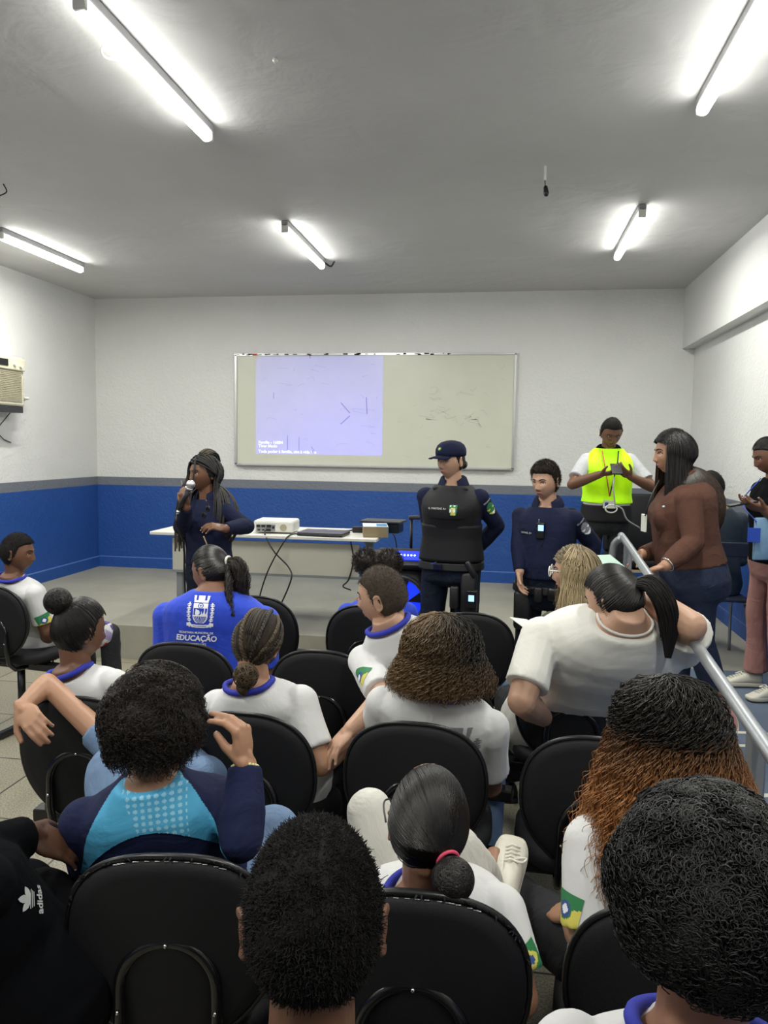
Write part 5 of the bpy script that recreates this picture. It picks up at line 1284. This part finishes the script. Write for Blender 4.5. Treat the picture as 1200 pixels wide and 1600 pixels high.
fc = np.array([V[list(f)].mean(0) for f in F]); dd = np.linalg.norm(fc[:, None]-seeds[None], axis=2); s2 = np.sort(dd, 1); I = np.where((s2[:, 1]-s2[:, 0] < .012) | ((fc-hp_)@nrm(kR-hp_) < .13), 0, cid[dd.argmin(1)])
mk('colourful_shorts', V, F, cols, o['root'], midx=I)

# --- large woman in off-white t-shirt, arm on the rail
def h(hr, o):
    hr.pulled(HM['black'], tie=(.22, -.80, .50), n=1800, off=.010, r=.0014)
    hr.tail(HM['black'], [(.0, -.098, .055), (.0, -.145, .045), (.0, -.175, -.02), (.0, -.175, -.10), (-.02, -.165, -.19)], n=420, rad=(.022, .036, .038, .032, .010), r=.0014, K=30)
    hr.tail(HM['black'], [(.055, -.14, -.06), (.02, -.15, -.10), (.0, -.155, -.13), (.02, -.16, -.16)], n=30, rad=(.01, .012, .012, .01), cr=.004, fr=4, name='hair_lock', core=False)
NE = at(1080, 978, 2.53)
o = person('large woman in off-white t-shirt, ponytail, elbow resting on the handrail', at(958, 938, 2.66), nk=.085, ha=58, hp=-10, hr=-4, ba=6, lean=4, pelvis=(.30, 3.20, .58), skin='light', hair=h, seed=25, top='teewarm', collar='teewarm', bottom='blackjeans', voxel=.005, face=True, lips='lipl', s=1.05, w=1.56, d=1.4, sleeve=.78, fold=.006, hs=1.04,
    arms=dict(L=dict(E=at(815, 1095, 2.62), W=V3(.18, 2.95, .66)), R=dict(E=NE, W=at(985, 922, 2.80), d=V3(-1, .3, .1), curl=.5)))
g = Geo(); a = np.linspace(0, 2*math.pi, 14, endpoint=False); c = o['H']+o['Rh']@V3(-.082, -.008, -.045); g.tube([c+V3(0, .009*math.cos(q), .009*math.sin(q)) for q in a], .0015, 5, closed=True); g.obj('earring', M['alu'], o['root'], True)

# --- blonde woman with glasses
def h(hr, o):
    b = [(o['P']+o['Rt']@V3(0, 0, .36*o['ts']), V3(.19, .13, .20))]
    hr.long(HM['blonde'], n=1500, L=.20, layer=.030, r=.0017, cr=.006, fr=1.6, K=30, spread=.05, facegap=40, gapL=66, body=b, jag=.2, shell_off=.012)
o = person('woman with blonde streaked hair and pale glasses in olive top', at(898, 893, 3.50), ha=78, hp=-2, ba=30, lean=2, skin='light', hair=h, seed=26, top='olive', bottom='jeans', voxel=.0045, face=True, lips='lipl', s=1.0)
g = Geo(); Rh, H = o['Rh'], o['H']; a = np.linspace(0, 2*math.pi, 20, endpoint=False)
for sx in (-1, 1):
    g.tube([H+Rh@V3(sx*.034+.027*math.cos(q), .109, .001+.023*math.sin(q)) for q in a], .003, 6, closed=True); g.tube([H+Rh@V3(sx*.062, .106, .01), H+Rh@V3(sx*.080, -.01, .008)], .003, 6)
g.obj('glasses', M['white'], o['root'], True)
tag(Geo().box(at(822, 975, 3.35), (.10, .12, .003), heading(35, 12, 12)).obj('leaflet', M['paper'], None), 'printed leaflet on the lap left of the off-white t-shirt', 'leaflet')
tag(Geo().box(at(950, 884, 3.72), (.16, .20, .012), heading(30, 20, 0)).obj('notebook', mat('pale_green_cover', (.35, .5, .42), .5), None), 'pale green notebook behind the blonde woman', 'notebook')

# --- speaker with braids
def h(hr, o):
    b = [(o['P']+o['Rt']@V3(0, 0, .36*o['ts']), V3(.20, .135, .22))]
    hr.long(HM['braid'], n=120, L=.42, layer=.040, r=.0055, K=60, spread=.05, facegap=55, gapL=108, body=b, sides=7, jag=.35, bump=True, shell_off=.012, front=.05)
    hr.tail(HM['braid'], [(0, -.09, .07), (.005, -.07, .115), (0, -.02, .13), (-.01, .03, .118)], n=40, rad=(.03, .038, .034, .02), r=.005, sides=7, name='braid_top')
    # long braids falling in front of the shoulder
    for k in range(12):
        x = .06+.012*(k % 4); hr.tail(HM['braid'], [(x*.8, .03, .06), (.085+.004*k, .03, -.02), (.10+.006*(k % 5), .03+.006*k, -.12), (.105+.008*(k % 4), .05+.006*k, -.28), (.09+.01*(k % 3), .06+.006*k, -.45-.02*(k % 4))], n=3, rad=(.004, .004, .004, .003), r=.0042, K=50, name='front_braid', sides=6)
    hr.tail(HM['braid'], [(-.035, .085, .085), (-.055, .105, .02), (-.052, .11, -.06), (-.05, .12, -.15), (-.045, .13, -.24)], n=3, rad=(.004, .004, .004, .003), r=.004, K=50, name='front_braid', sides=6)
    for k in range(9):
        q = hr.rs.rand(2); g = Geo(); g.cap(*hr.W([(.11+.02*q[0], .08, -.05-.35*q[1]), (.11+.02*q[0], .08, -.062-.35*q[1])]), .006, .006, flat=True); g.obj('hair_bead', M['alu'], hr.p)
PW = at(291, 792, 4.36)
o = person('woman speaking into a microphone, long braids and navy shirt, before the table', at(318, 740, 4.68), ha=146, hp=2, ba=160, lean=2, sit=False, ground=0, skin='brown', hair=h, seed=27, top='navy', topkind='long', lowt=.0, bottom='navytr', collar='navy', collarkind='fold', voxel=.004, face=True, bust=.9, s=.96, w=.95, d=.95,
    arms=dict(R=dict(W=PW, d=V3(-.25, .0, 1)*1+V3(.15, -.35, 0), n=V3(.2, .95, .1), curl=.85, pole=(-.35, -.1, -1)), L=dict(W=at(352, 826, 4.42), d=at(322, 820, 4.38)-at(352, 826, 4.42), n=V3(0, .5, -.9), curl=.4, E=at(385, 822, 4.62), nails=True)))
sp_ = o
mt = at(298, 757, 4.29); mb = at(282, 792, 4.33)
t = empty('microphone', mb, 'silver-headed black microphone held to the speaking woman\'s mouth', 'microphone')
md = nrm(mt-mb); g = Geo(); g.ell(mt, .026, nu=18, nv=12); g.obj('grille', M['alu'], t, True)
g = Geo(); g.cap(mt-md*.020, mt-md*.032, .024, .020, flat=True); g.obj('ring', M['chrome'], t, True)
g = Geo(); g.cap(mt-md*.032, mt-md*.17, .017, .0125, flat=True); g.obj('handle', M['blackpl'], t, True)
g = Geo(); g.cap(mt-md*.17, mt-md*.20, .011, .010, flat=True); g.obj('connector', M['chrome'], t, True)
mb = mt-md*.20
wire('microphone_cable', [mb, mb+V3(0, -.01, -.06), at(287, 850, 4.45), at(288, 900, 4.5), at(291, 960, 4.6), V3(-2.05, 4.6, .4), V3(-2.0, 4.8, .02), V3(-1.0, 5.0, .012)], .006, M['blackpl'], 'black microphone cable hanging beside the table leg', 'cable')
g = Geo(); c = at(322, 800, 4.44)
for sx in (-1, 1): g.ell(c+V3(sx*.012, 0, sx*.02), V3(.014, .006, .020))
g.tube([c+V3(.015, .01, .02), c+V3(.0, .0, .07)], .003, 6)
tag(g.obj('sunglasses', M['blackgl'], None, True), 'dark sunglasses hooked on the speaking woman\'s neckline', 'sunglasses')
wire('pendant_cord', [at(318, 838, 4.46), at(323, 850, 4.46), at(325, 862, 4.47), at(328, 866, 4.47)], .004, M['wood'], 'thin cord hanging from the speaking woman\'s hand', 'cord')

# --- officer with cap
def h(hr, o):
    hr.pulled(HM['black'], tie=(0, -.9, -.2), n=500, off=.005)
    hr.coil(HM['black'], (0, -.112, -.028), rad=.018, r=.012, turns=2, fuzz=80)
Q_H = at(704, 720, 4.70)
o = person('officer in navy cap and black vest, hands behind the back', Q_H, ha=141, hp=-2, ba=172, lean=0, sit=False, ground=0, skin='light', hair=h, seed=28, top='navy', topkind='long', lowt=.0, bottom='navytr', collar='navy', collarkind='fold', voxel=.004, face=True, lips='lipl', s=.98, w=1.12, d=1.15, bust=.0,
    arms=dict(R=dict(E=at(672, 826, 4.80), W=Q_H+V3(.0, .20, -.68), d=V3(1, .1, -.2), curl=.6), L=dict(E=at(776, 822, 4.80), W=Q_H+V3(.08, .22, -.66), d=V3(-1, .1, -.2), curl=.6)), shoes='blackshoe')
Rt, P, N, ts, root, Rh, H = o['Rt'], o['P'], o['N'], o['ts'], o['root'], o['Rh'], o['H']
def cover(o, t0, t1, inf, w_, d_, bustf=0):
    g = Geo(); s = o['s']; n = 40; rr = []; T = np.array(TORSO)
    for t in np.linspace(t0, t1, 14):
        hw, hd, oy = [np.interp(t, T[:, 0], T[:, k]) for k in (1, 2, 3)]
        a = np.linspace(0, 2*math.pi, n, endpoint=False); c, sn = np.cos(a), np.sin(a)
        bx = bustf*math.exp(-((t-.33)/.09)**2); rr.append(o['P']+np.stack([(hw*s*w_+inf)*np.sign(c)*abs(c)**.85, (hd*s*d_+inf)*np.sign(sn)*abs(sn)**.85+oy*s+np.where(sn > 0, bx*sn, 0), np.full(n, t*o['ts'])], 1)@o['Rt'].T)
    g.loft(rr); return g
g = cover(o, .02, .25, .030, 1.10, 1.14, .016); vest = g.obj('vest_waistband', M['vestblk'], root, True)
g = cover(o, .20, .495, .026, 1.04, 1.14, .030)
for sx in (-1, 1): g.box(P+Rt@V3(sx*.085, .0, .475*ts), (.05, .17, .02), Rt, bev=.008)
Vv_ = np.concatenate(g.V); vest2 = g.obj('vest', M['vestblk'], root, True); o['vestVF'] = (Vv_, g.F)
R_, U_ = -Rt[:, 0]*-1, Rt[:, 2]
# wearer faces us: picture right is the wearer's left (-x local)
lx = -Rt[:, 0]
V, F, I = grid(.23, .075, 16, 6); pk = decal('pocket_flap', V, F, P+Rt@V3(0, .16, .335*ts), lx, U_, o['vestVF'], M['vestblk'], root, off=.006, reach=.2)
def badge(u, v):
    x, y = (u-.5)*2, (v-.5)*2
    if abs(x) > .9-.5*max(0, -y-.2)**1: return None
    if abs(x) > .75 or abs(y) > .88: return 0
    return 2 if (math.sin(x*7)+math.sin(y*6+2)) > .5 else (1 if y < .5 and abs(x) < .55 else 0)
V, F, I = grid(.055, .066, 16, 18, badge); decal('badge', V, F, P+Rt@V3(-.045, .16, .35*ts), lx, U_, o['vestVF'], [M['green'], M['yellow'], M['whiteprint']], root, off=.010, midx=I, reach=.2)
V, F = text_mesh('G. MARTINS A+', .017, align='CENTER'); decal('name_tape', V[:, :2], F, P+Rt@V3(.055, .16, .352*ts), lx, U_, o['vestVF'], M['paper'], root, off=.010, reach=.2)
def arm_badge(o, side, nm='arm_badge', cols=None):
    S_, E_ = o['S'][side], o['E'][side]; sd = 1 if side == 'R' else -1; out_ = o['Rt']@V3(sd*.8, .6, 0)
    V, F, I = grid(.062, .085, 16, 20, lambda u, v: None if ((u-.5)/.5)**2+((v-.5)/.5)**2 > 1 else (1 if (math.sin(u*9)+math.sin(v*11+1)) > .4 and v < .55 else (2 if v < .18 else 0)))
    vv = S_-E_; uu = np.cross(vv, out_); decal(nm, V, F, S_*.68+E_*.32+out_*.03, uu, vv, o['shirtVF'], cols or [M['green'], M['yellow'], M['whiteprint']], o['root'], midx=I)
    V, F = text_mesh('GUARDA', .016, align='CENTER'); decal(nm+'_writing', V[:, :2], F, S_*.68+E_*.32+out_*.03+nrm(vv)*.052, uu, vv, o['shirtVF'], M['whiteprint'], o['root'])
arm_badge(o, 'L')
def belt_kit(o, wd_, dd_):
    P, Rt, ts, root = o['P'], o['Rt'], o['ts'], o['root']
    g = cover(o, -.035, .01, .024, wd_, dd_); g.obj('belt', M['webbing'], root, True)
    Geo().box(P+Rt@V3(.05, .118*dd_+.03, -.012*ts), (.05, .012, .04), Rt, bev=.004).obj('buckle', M['blackgl'], root)
    g = Geo(); g.box(P+Rt@V3(.075, .118*dd_+.032, .012), (.04, .004, .004), Rt@RY(.4)); g.obj('buckle_shine', M['chrome'], root)  # thin chrome bar modelled as the buckle's glint
belt_kit(o, 1.12, 1.15)
# thigh holster with radio and pouch (wearer's left)
hc = P+Rt@V3(-.135, .10, -.17)
Geo().box(hc, (.10, .07, .26), Rt, bev=.02).obj('holster', M['webbing'], root, True)
Geo().box(hc+Rt@V3(-.015, .025, .15), (.035, .04, .11), Rt@RY(.5), bev=.01).obj('pistol_grip', M['blackpl'], root, True)
Geo().box(hc+Rt@V3(-.03, .045, -.03), (.062, .03, .11), Rt, bev=.006).obj('radio', M['blackpl'], root)
Geo().box(hc+Rt@V3(-.028, .0615, -.022), (.034, .003, .038), Rt).obj('radio_screen', M['screen'], root)
Geo().box(hc+Rt@V3(.085, .02, -.03), (.055, .05, .14), Rt, bev=.012).obj('pouch', M['webbing'], root, True)
# cap
g = Geo(); hs = o['hs']; rr = []
for z, k in ((.030, 1.02), (.05, 1.05), (.075, 1.03), (.10, .90), (.118, .66), (.128, .30), (.130, .03)):
    a = np.linspace(0, 2*math.pi, 36, endpoint=False); rr.append(H+(np.stack([np.cos(a)*.084*k, np.sin(a)*.104*k-.004, np.full(36, z)], 1)*hs)@Rh.T)
g.loft(rr); cp = g.obj('cap', M['navy'], root, True)
g = Geo(); top_ = []; bot_ = []
for q in np.linspace(-1, 1, 17):
    for r_ in (0, 1): (top_ if r_ else bot_).append(H+Rh@V3(q*.074, (.070+.020*(1-q*q)) if not r_ else .075+.095*math.sqrt(max(0, 1-q*q*.96)), .038-.014*r_*(1)+(-.010)*q*q))
V = np.array(bot_+top_); n = 17; F = [(i, i+1, n+i+1, n+i) for i in range(n-1)]; g.add(V, F); br = g.obj('cap_brim', M['navy'], cp, True); md_ = br.modifiers.new('t', 'SOLIDIFY'); md_.thickness = .005
Geo().ell(H+Rh@V3(0, .098, .078)*hs, V3(.016, .004, .014), Rh@RX(.5), 12, 7).obj('cap_emblem', M['green'], cp, True)
Geo().ell(H+Rh@V3(0, .101, .078)*hs, V3(.008, .003, .008), Rh@RX(.5), 12, 7).obj('cap_star', M['yellow'], cp, True)

# --- second officer
def h(hr, o): 
    hr.short(.016, HM['shortbrown'], n=6000, L=.012, r=.0008, noise=.0012, fade=.85)
RW = at(812, 893, 4.52)
o = person('officer in navy shirt with chest camera standing right of the capped officer', at(852, 752, 4.56), ha=146, hp=-6, ba=164, lean=2, sit=False, ground=0, skin='light', hair=h, seed=29, top='navy', topkind='long', lowt=.0, bottom='navytr', collar='navy', collarkind='fold', voxel=.004, face=True, lips='lipl', s=.98, w=1.06, d=1.15, belly=.05,
    arms=dict(R=dict(W=RW, E=at(810, 843, 4.62), d=V3(.05, -.1, -1), curl=.35, nails=False), L=dict(E=at(926, 850, 4.62), W=at(915, 905, 4.66))), shoes='blackshoe')
Rt, P, N, ts, root = o['Rt'], o['P'], o['N'], o['ts'], o['root']
belt_kit(o, 1.06, 1.30)
cc_ = P+Rt@V3(.0, .155, .36*ts)
Geo().box(cc_, (.048, .03, .10), Rt, bev=.008).obj('chest_camera', M['blackpl'], root)
Geo().box(cc_+Rt@V3(-.004, .0165, .018), (.032, .003, .034), Rt).obj('camera_screen', M['screen'], root)
g = Geo(); g.cap(cc_+Rt@V3(.012, .0, .05), cc_+Rt@V3(.012, 0, .065), .005, .004); g.obj('camera_button', M['chrome'], root)
V, F, I = grid(.012, .16, 2, 12); decal('placket', V, F, P+Rt@V3(-.012, .16, .33*ts), -Rt[:, 0], Rt[:, 2], o['shirtVF'], M['navytr'], root, reach=.2)
V, F = text_mesh('RAFAEL B+', .015, align='CENTER'); decal('name_tape', V[:, :2], F, P+Rt@V3(.09, .16, .335*ts), -Rt[:, 0], Rt[:, 2], o['shirtVF'], M['paper'], root, reach=.2)
arm_badge(o, 'L', cols=[M['greyprint'], M['whiteprint'], M['whiteprint']])
hc = P+Rt@V3(.11, .11, -.15)
Geo().box(hc, (.11, .06, .24), Rt, bev=.02).obj('holster', M['webbing'], root, True)
Geo().box(P+Rt@V3(-.09, .17, -.02), (.07, .05, .08), Rt, bev=.015).obj('pouch', M['blackpl'], root, True)
Geo().box(P+Rt@V3(.0, .175, -.03), (.05, .04, .09), Rt, bev=.01).obj('pouch', M['webbing'], root, True)

# --- hi-vis man
sw = at(938, 741, 5.55)
o = person('man in lime hi-vis vest looking at a phone at the back of the stage', at(955, 676, 5.76), ha=188, hp=-26, ba=180, lean=2, sit=False, ground=SH, skin='brown', hair=lambda hr, o: hr.short(.006, HM['fuzz'], n=2500, L=.003, noise=.0004), seed=30, top='teegrey', lowt=.0, collar=None, bottom='blackjeans', voxel=.0045, face=True, s=1.0, w=1.02, sleeve=.75,
    arms=dict(R=dict(W=sw, d=V3(1, -.5, .15), n=V3(.2, .3, 1), curl=.5, pole=(-1, .4, -.6)), L=dict(W=at(985, 745, 5.55), d=V3(-.8, -.5, .5), n=V3(-.3, .6, .8), curl=.5, pole=(1, .4, -.6))))
Rt, P, N, ts, root = o['Rt'], o['P'], o['N'], o['ts'], o['root']
g = cover(o, .10, .515, .024, 1.10, 1.06); V, F, Nn = union(g, .008, 1); V = folds(V, Nn, .005, 9); vv_ = mk('hivis_vest', V, F, M['hivis'], root); o['vestVF'] = (V, F)
c0 = N+Rt@V3(0, -.008, .0); g = Geo(); aa = np.linspace(math.radians(110), math.radians(430), 30); rows = [[], [], []]
for q in aa:
    u = V3(math.cos(q), math.sin(q), 0); fr = max(0, math.sin(q)); rows[0].append(c0+Rt@(u*V3(.064, .062, 0)+V3(0, 0, .045-.03*fr))); rows[1].append(c0+Rt@(u*V3(.080, .078, 0)+V3(0, 0, .035-.03*fr))); rows[2].append(c0+Rt@(u*V3(.115, .108, 0)+V3(0, 0, -.012-.075*fr**2)))
n = len(aa); g.add(np.array(rows[0]+rows[1]+rows[2]), [(k*n+i, k*n+i+1, (k+1)*n+i+1, (k+1)*n+i) for k in range(2) for i in range(n-1)]); oo = g.obj('vest_collar', M['blackhood'], root, True); oo.modifiers.new('t', 'SOLIDIFY').thickness = .004
g = Geo(); g.add(*(lambda gg: (np.concatenate(gg.V), gg.F))(cover(o, -.04, .085, .026, 1.02, 1.02))); g.obj('belt', M['vestblk'], root, True)
for sx in (-1, 1): lanyard(root, [P+Rt@V3(sx*.06, .10, .50*ts), P+Rt@V3(sx*.045, .165, .40*ts), P+Rt@V3(sx*.02, .168, .27*ts), P+Rt@V3(0, .170, .16*ts)], .010, 'orangep' if sx > 0 else 'blackpl')
Geo().box(P+Rt@V3(0, .172, .10*ts), (.09, .004, .06), Rt, bev=.001).obj('name_badge', M['paper'], root)
Geo().box(P+Rt@V3(.02, .1755, .10*ts), (.025, .002, .03), Rt).obj('badge_photo', M['blueprint'], root)
pp = at(963, 733, 5.44); tag(Geo().box(pp, (.075, .15, .010), heading(0, 28, 0), bev=.003).obj('smartphone', M['blackgl'], None), 'black phone in the hands of the hi-vis man', 'phone')
lp = [at(960, 745, 5.44), at(958, 760, 5.44), at(960, 780, 5.5)]+[at(955+9*math.cos(q), 795+6*math.sin(q), 5.55) for q in np.linspace(-.8, 5.2, 10)]+[at(972, 795, 5.6), at(980, 812, 5.7), at(1000, 825, 5.9)]
wire('charging_cable', lp, .0055, M['white'], 'white charging cable looping down from the hi-vis man\'s phone', 'cable', n=90)

# --- woman in brown jacket
def h(hr, o):
    b = [(o['P']+o['Rt']@V3(0, 0, .36*o['ts']), V3(.20, .14, .22))]
    hr.long(HM['longbrown'], n=2200, L=.43, layer=.030, r=.0017, K=34, spread=.045, facegap=58, body=b, jag=.22, shell_off=.016, cr=.003, fr=1.2, crown=(-.3, .1, 1))
TL = V3(.64, 3.42, rz(3.42)+.045); TR = at(1003, 866, 4.08)
o = person('woman in brown jacket and dark jeans with very long hair, hands on the handrail', at(1052, 708, 3.98), ha=96, hp=-2, ba=84, lean=10, sit=False, ground=SH-.01, skin='tan', hair=h, seed=31, top='brown', topkind='long', bottom='jeansdark', collar='brown', collarkind='fold', voxel=.004, face=True, lips='lipl', s=1.0, w=1.28, d=1.35, bust=1.15, belly=.03, fold=.007, lowt=.0,
    arms=dict(L=dict(E=at(1084, 848, 3.74), W=at(1040, 884, 3.68), d=V3(-.9, .1, -.35), n=V3(-.3, .0, -.9), curl=.6, nails=False), R=dict(W=TR, d=V3(-.9, -.3, -.35), n=V3(-.2, 0, -1), curl=.45, pole=(.3, .4, -1))),
    legs=dict(a=84, L=dict(A=at(1117, 1080, 3.98), K=at(1092, 1000, 3.95), bareankle=True, foot=at(1137, 1132, 3.90)-at(1117, 1080, 3.98), fup=V3(-.3, -.8, .3)), R=dict(A=V3(.93, 4.2, .34))), shoes='sandal')
Rt, P, N, ts, root = o['Rt'], o['P'], o['N'], o['ts'], o['root']
Geo().ell(at(1037, 792, 3.74), V3(.008, .008, .008), None, 12, 8).obj('button', M['alu'], root, True)
for k in range(3):
    wd = nrm(o['W']['L']-o['E']['L']); c = o['W']['L']-wd*(.012+.012*k); xx, yy, _ = basis(wd); g = Geo(); a = np.linspace(0, 2*math.pi, 20, endpoint=False); g.tube([c+(xx*math.cos(q)+yy*math.sin(q))*.036 for q in a], .0035, 6, closed=True); g.obj('bracelet', M['chrome'], root, True)
lanyard(root, [at(1030, 750, 3.88), at(1020, 770, 3.84), at(1013, 790, 3.84), at(1008, 806, 3.86)], .008, 'blackpl')
Geo().box(at(1006, 817, 3.9), (.012, .055, .09), heading(10), bev=.002).obj('name_badge', M['paper'], root)
wb_ = o

# --- seated man in dark teal, by the wall
o = person('man in dark teal shirt sitting by the right wall, seen from behind', at(1111, 762, 5.28), ha=24, hp=-14, ba=14, lean=12, ground=SH, skin='tan', hair=lambda hr, o: hr.short(.007, HM['fuzz'], n=1500, L=.003), seed=32, seat=(1.44, 5.26), top='teal', topkind='long', bottom='jeansdark', voxel=.007, s=1.0, w=1.12)

# --- woman at right edge
def h(hr, o):
    hr.pulled(HM['black'], tie=(0, -.9, .2), n=700, off=.006); hr.coil(HM['black'], (0, -.115, .02), rad=.025, r=.015, turns=2, fuzz=80)
vw = at(1196, 797, 4.22)
o = person('woman at the right edge in pink jeans and dark vest, looking down at her phone', at(1201, 712, 4.42), ha=100, hp=-18, ba=108, lean=3, sit=False, ground=SH, skin='brown', hair=h, seed=33, top='blackhood', topkind='tee', lowt=-.05, bottom='pink', voxel=.0045, face=True, s=.93, w=1.0, bust=.9, shoes='shoewhite',
    arms=dict(L=dict(W=vw, d=V3(-1, -.1, .25), n=V3(-.1, .5, .8), curl=.25, pole=(.8, 0, -1), nails=True), R=dict(W=vw+V3(-.0, .10, .02), d=V3(-1, -.1, .1), n=V3(0, -.3, .9), curl=.4, pole=(.8, 0, -1))), legs=dict(flare=True, cut=.97, a=100))
tag(Geo().box(at(1160, 787, 4.25), (.15, .075, .010), heading(0, 0, -12), bev=.003).obj('smartphone', M['blackgl'], None), 'black phone held by the woman at the right edge', 'phone')
Rt, P, N, ts, root = o['Rt'], o['P'], o['N'], o['ts'], o['root']
lanyard(root, [N+Rt@V3(.05, .06, 0), P+Rt@V3(.03, .19, .36*ts), at(1182, 815, 4.2)], .007, 'strapblue')
Geo().box(at(1178, 836, 4.20), (.07, .01, .08), heading(10), bev=.002).obj('card_holder', M['strapblue'], root)
g = Geo(); g.box(at(1190, 842, 4.24), (.10, .02, .24), heading(20), bev=.008); g.obj('blue_cloth', mat('pale_blue_cloth', (.22, .38, .55), .8, bump=(9, .5, .02)), root, True)

# silver emblems of the black jersey, laid on after the figure stands
J = hood; Rt = J['Rt']
fdir = nrm(at(80, 1385, 1.5)-at(80, 1385, 1.0))
up_px = nrm(at(90, 1365, 1.5)-at(50, 1400, 1.5)); r_px = nrm(at(95, 1420, 1.5)-at(75, 1385, 1.5))
def nd(px, py): return at(px, py, 1.52)
a_, b_ = J['shirtVF'], J['trVF']; allVF = (np.concatenate([a_[0], b_[0]]), a_[1]+[tuple(i+len(a_[0]) for i in f) for f in b_[1]])
bv_ = BVHTree.FromPolygons([tuple(v) for v in allVF[0]], allVF[1])
def spot(px, py):
    h_ = bv_.ray_cast(Vector(CAM), Vector(nrm(at(px, py, 1)-CAM))); return (np.array(h_[0]), np.array(h_[1]))
emblem(spot(45, 1405), at(90, 1372, 1.5)-at(60, 1402, 1.5), at(60, 1372, 1.5)-at(90, 1402, 1.5), .036, True, allVF)
emblem(spot(84, 1375), at(100, 1350, 1.5)-at(76, 1356, 1.5), at(88, 1372, 1.5)-at(84, 1340, 1.5), .024, False, allVF)
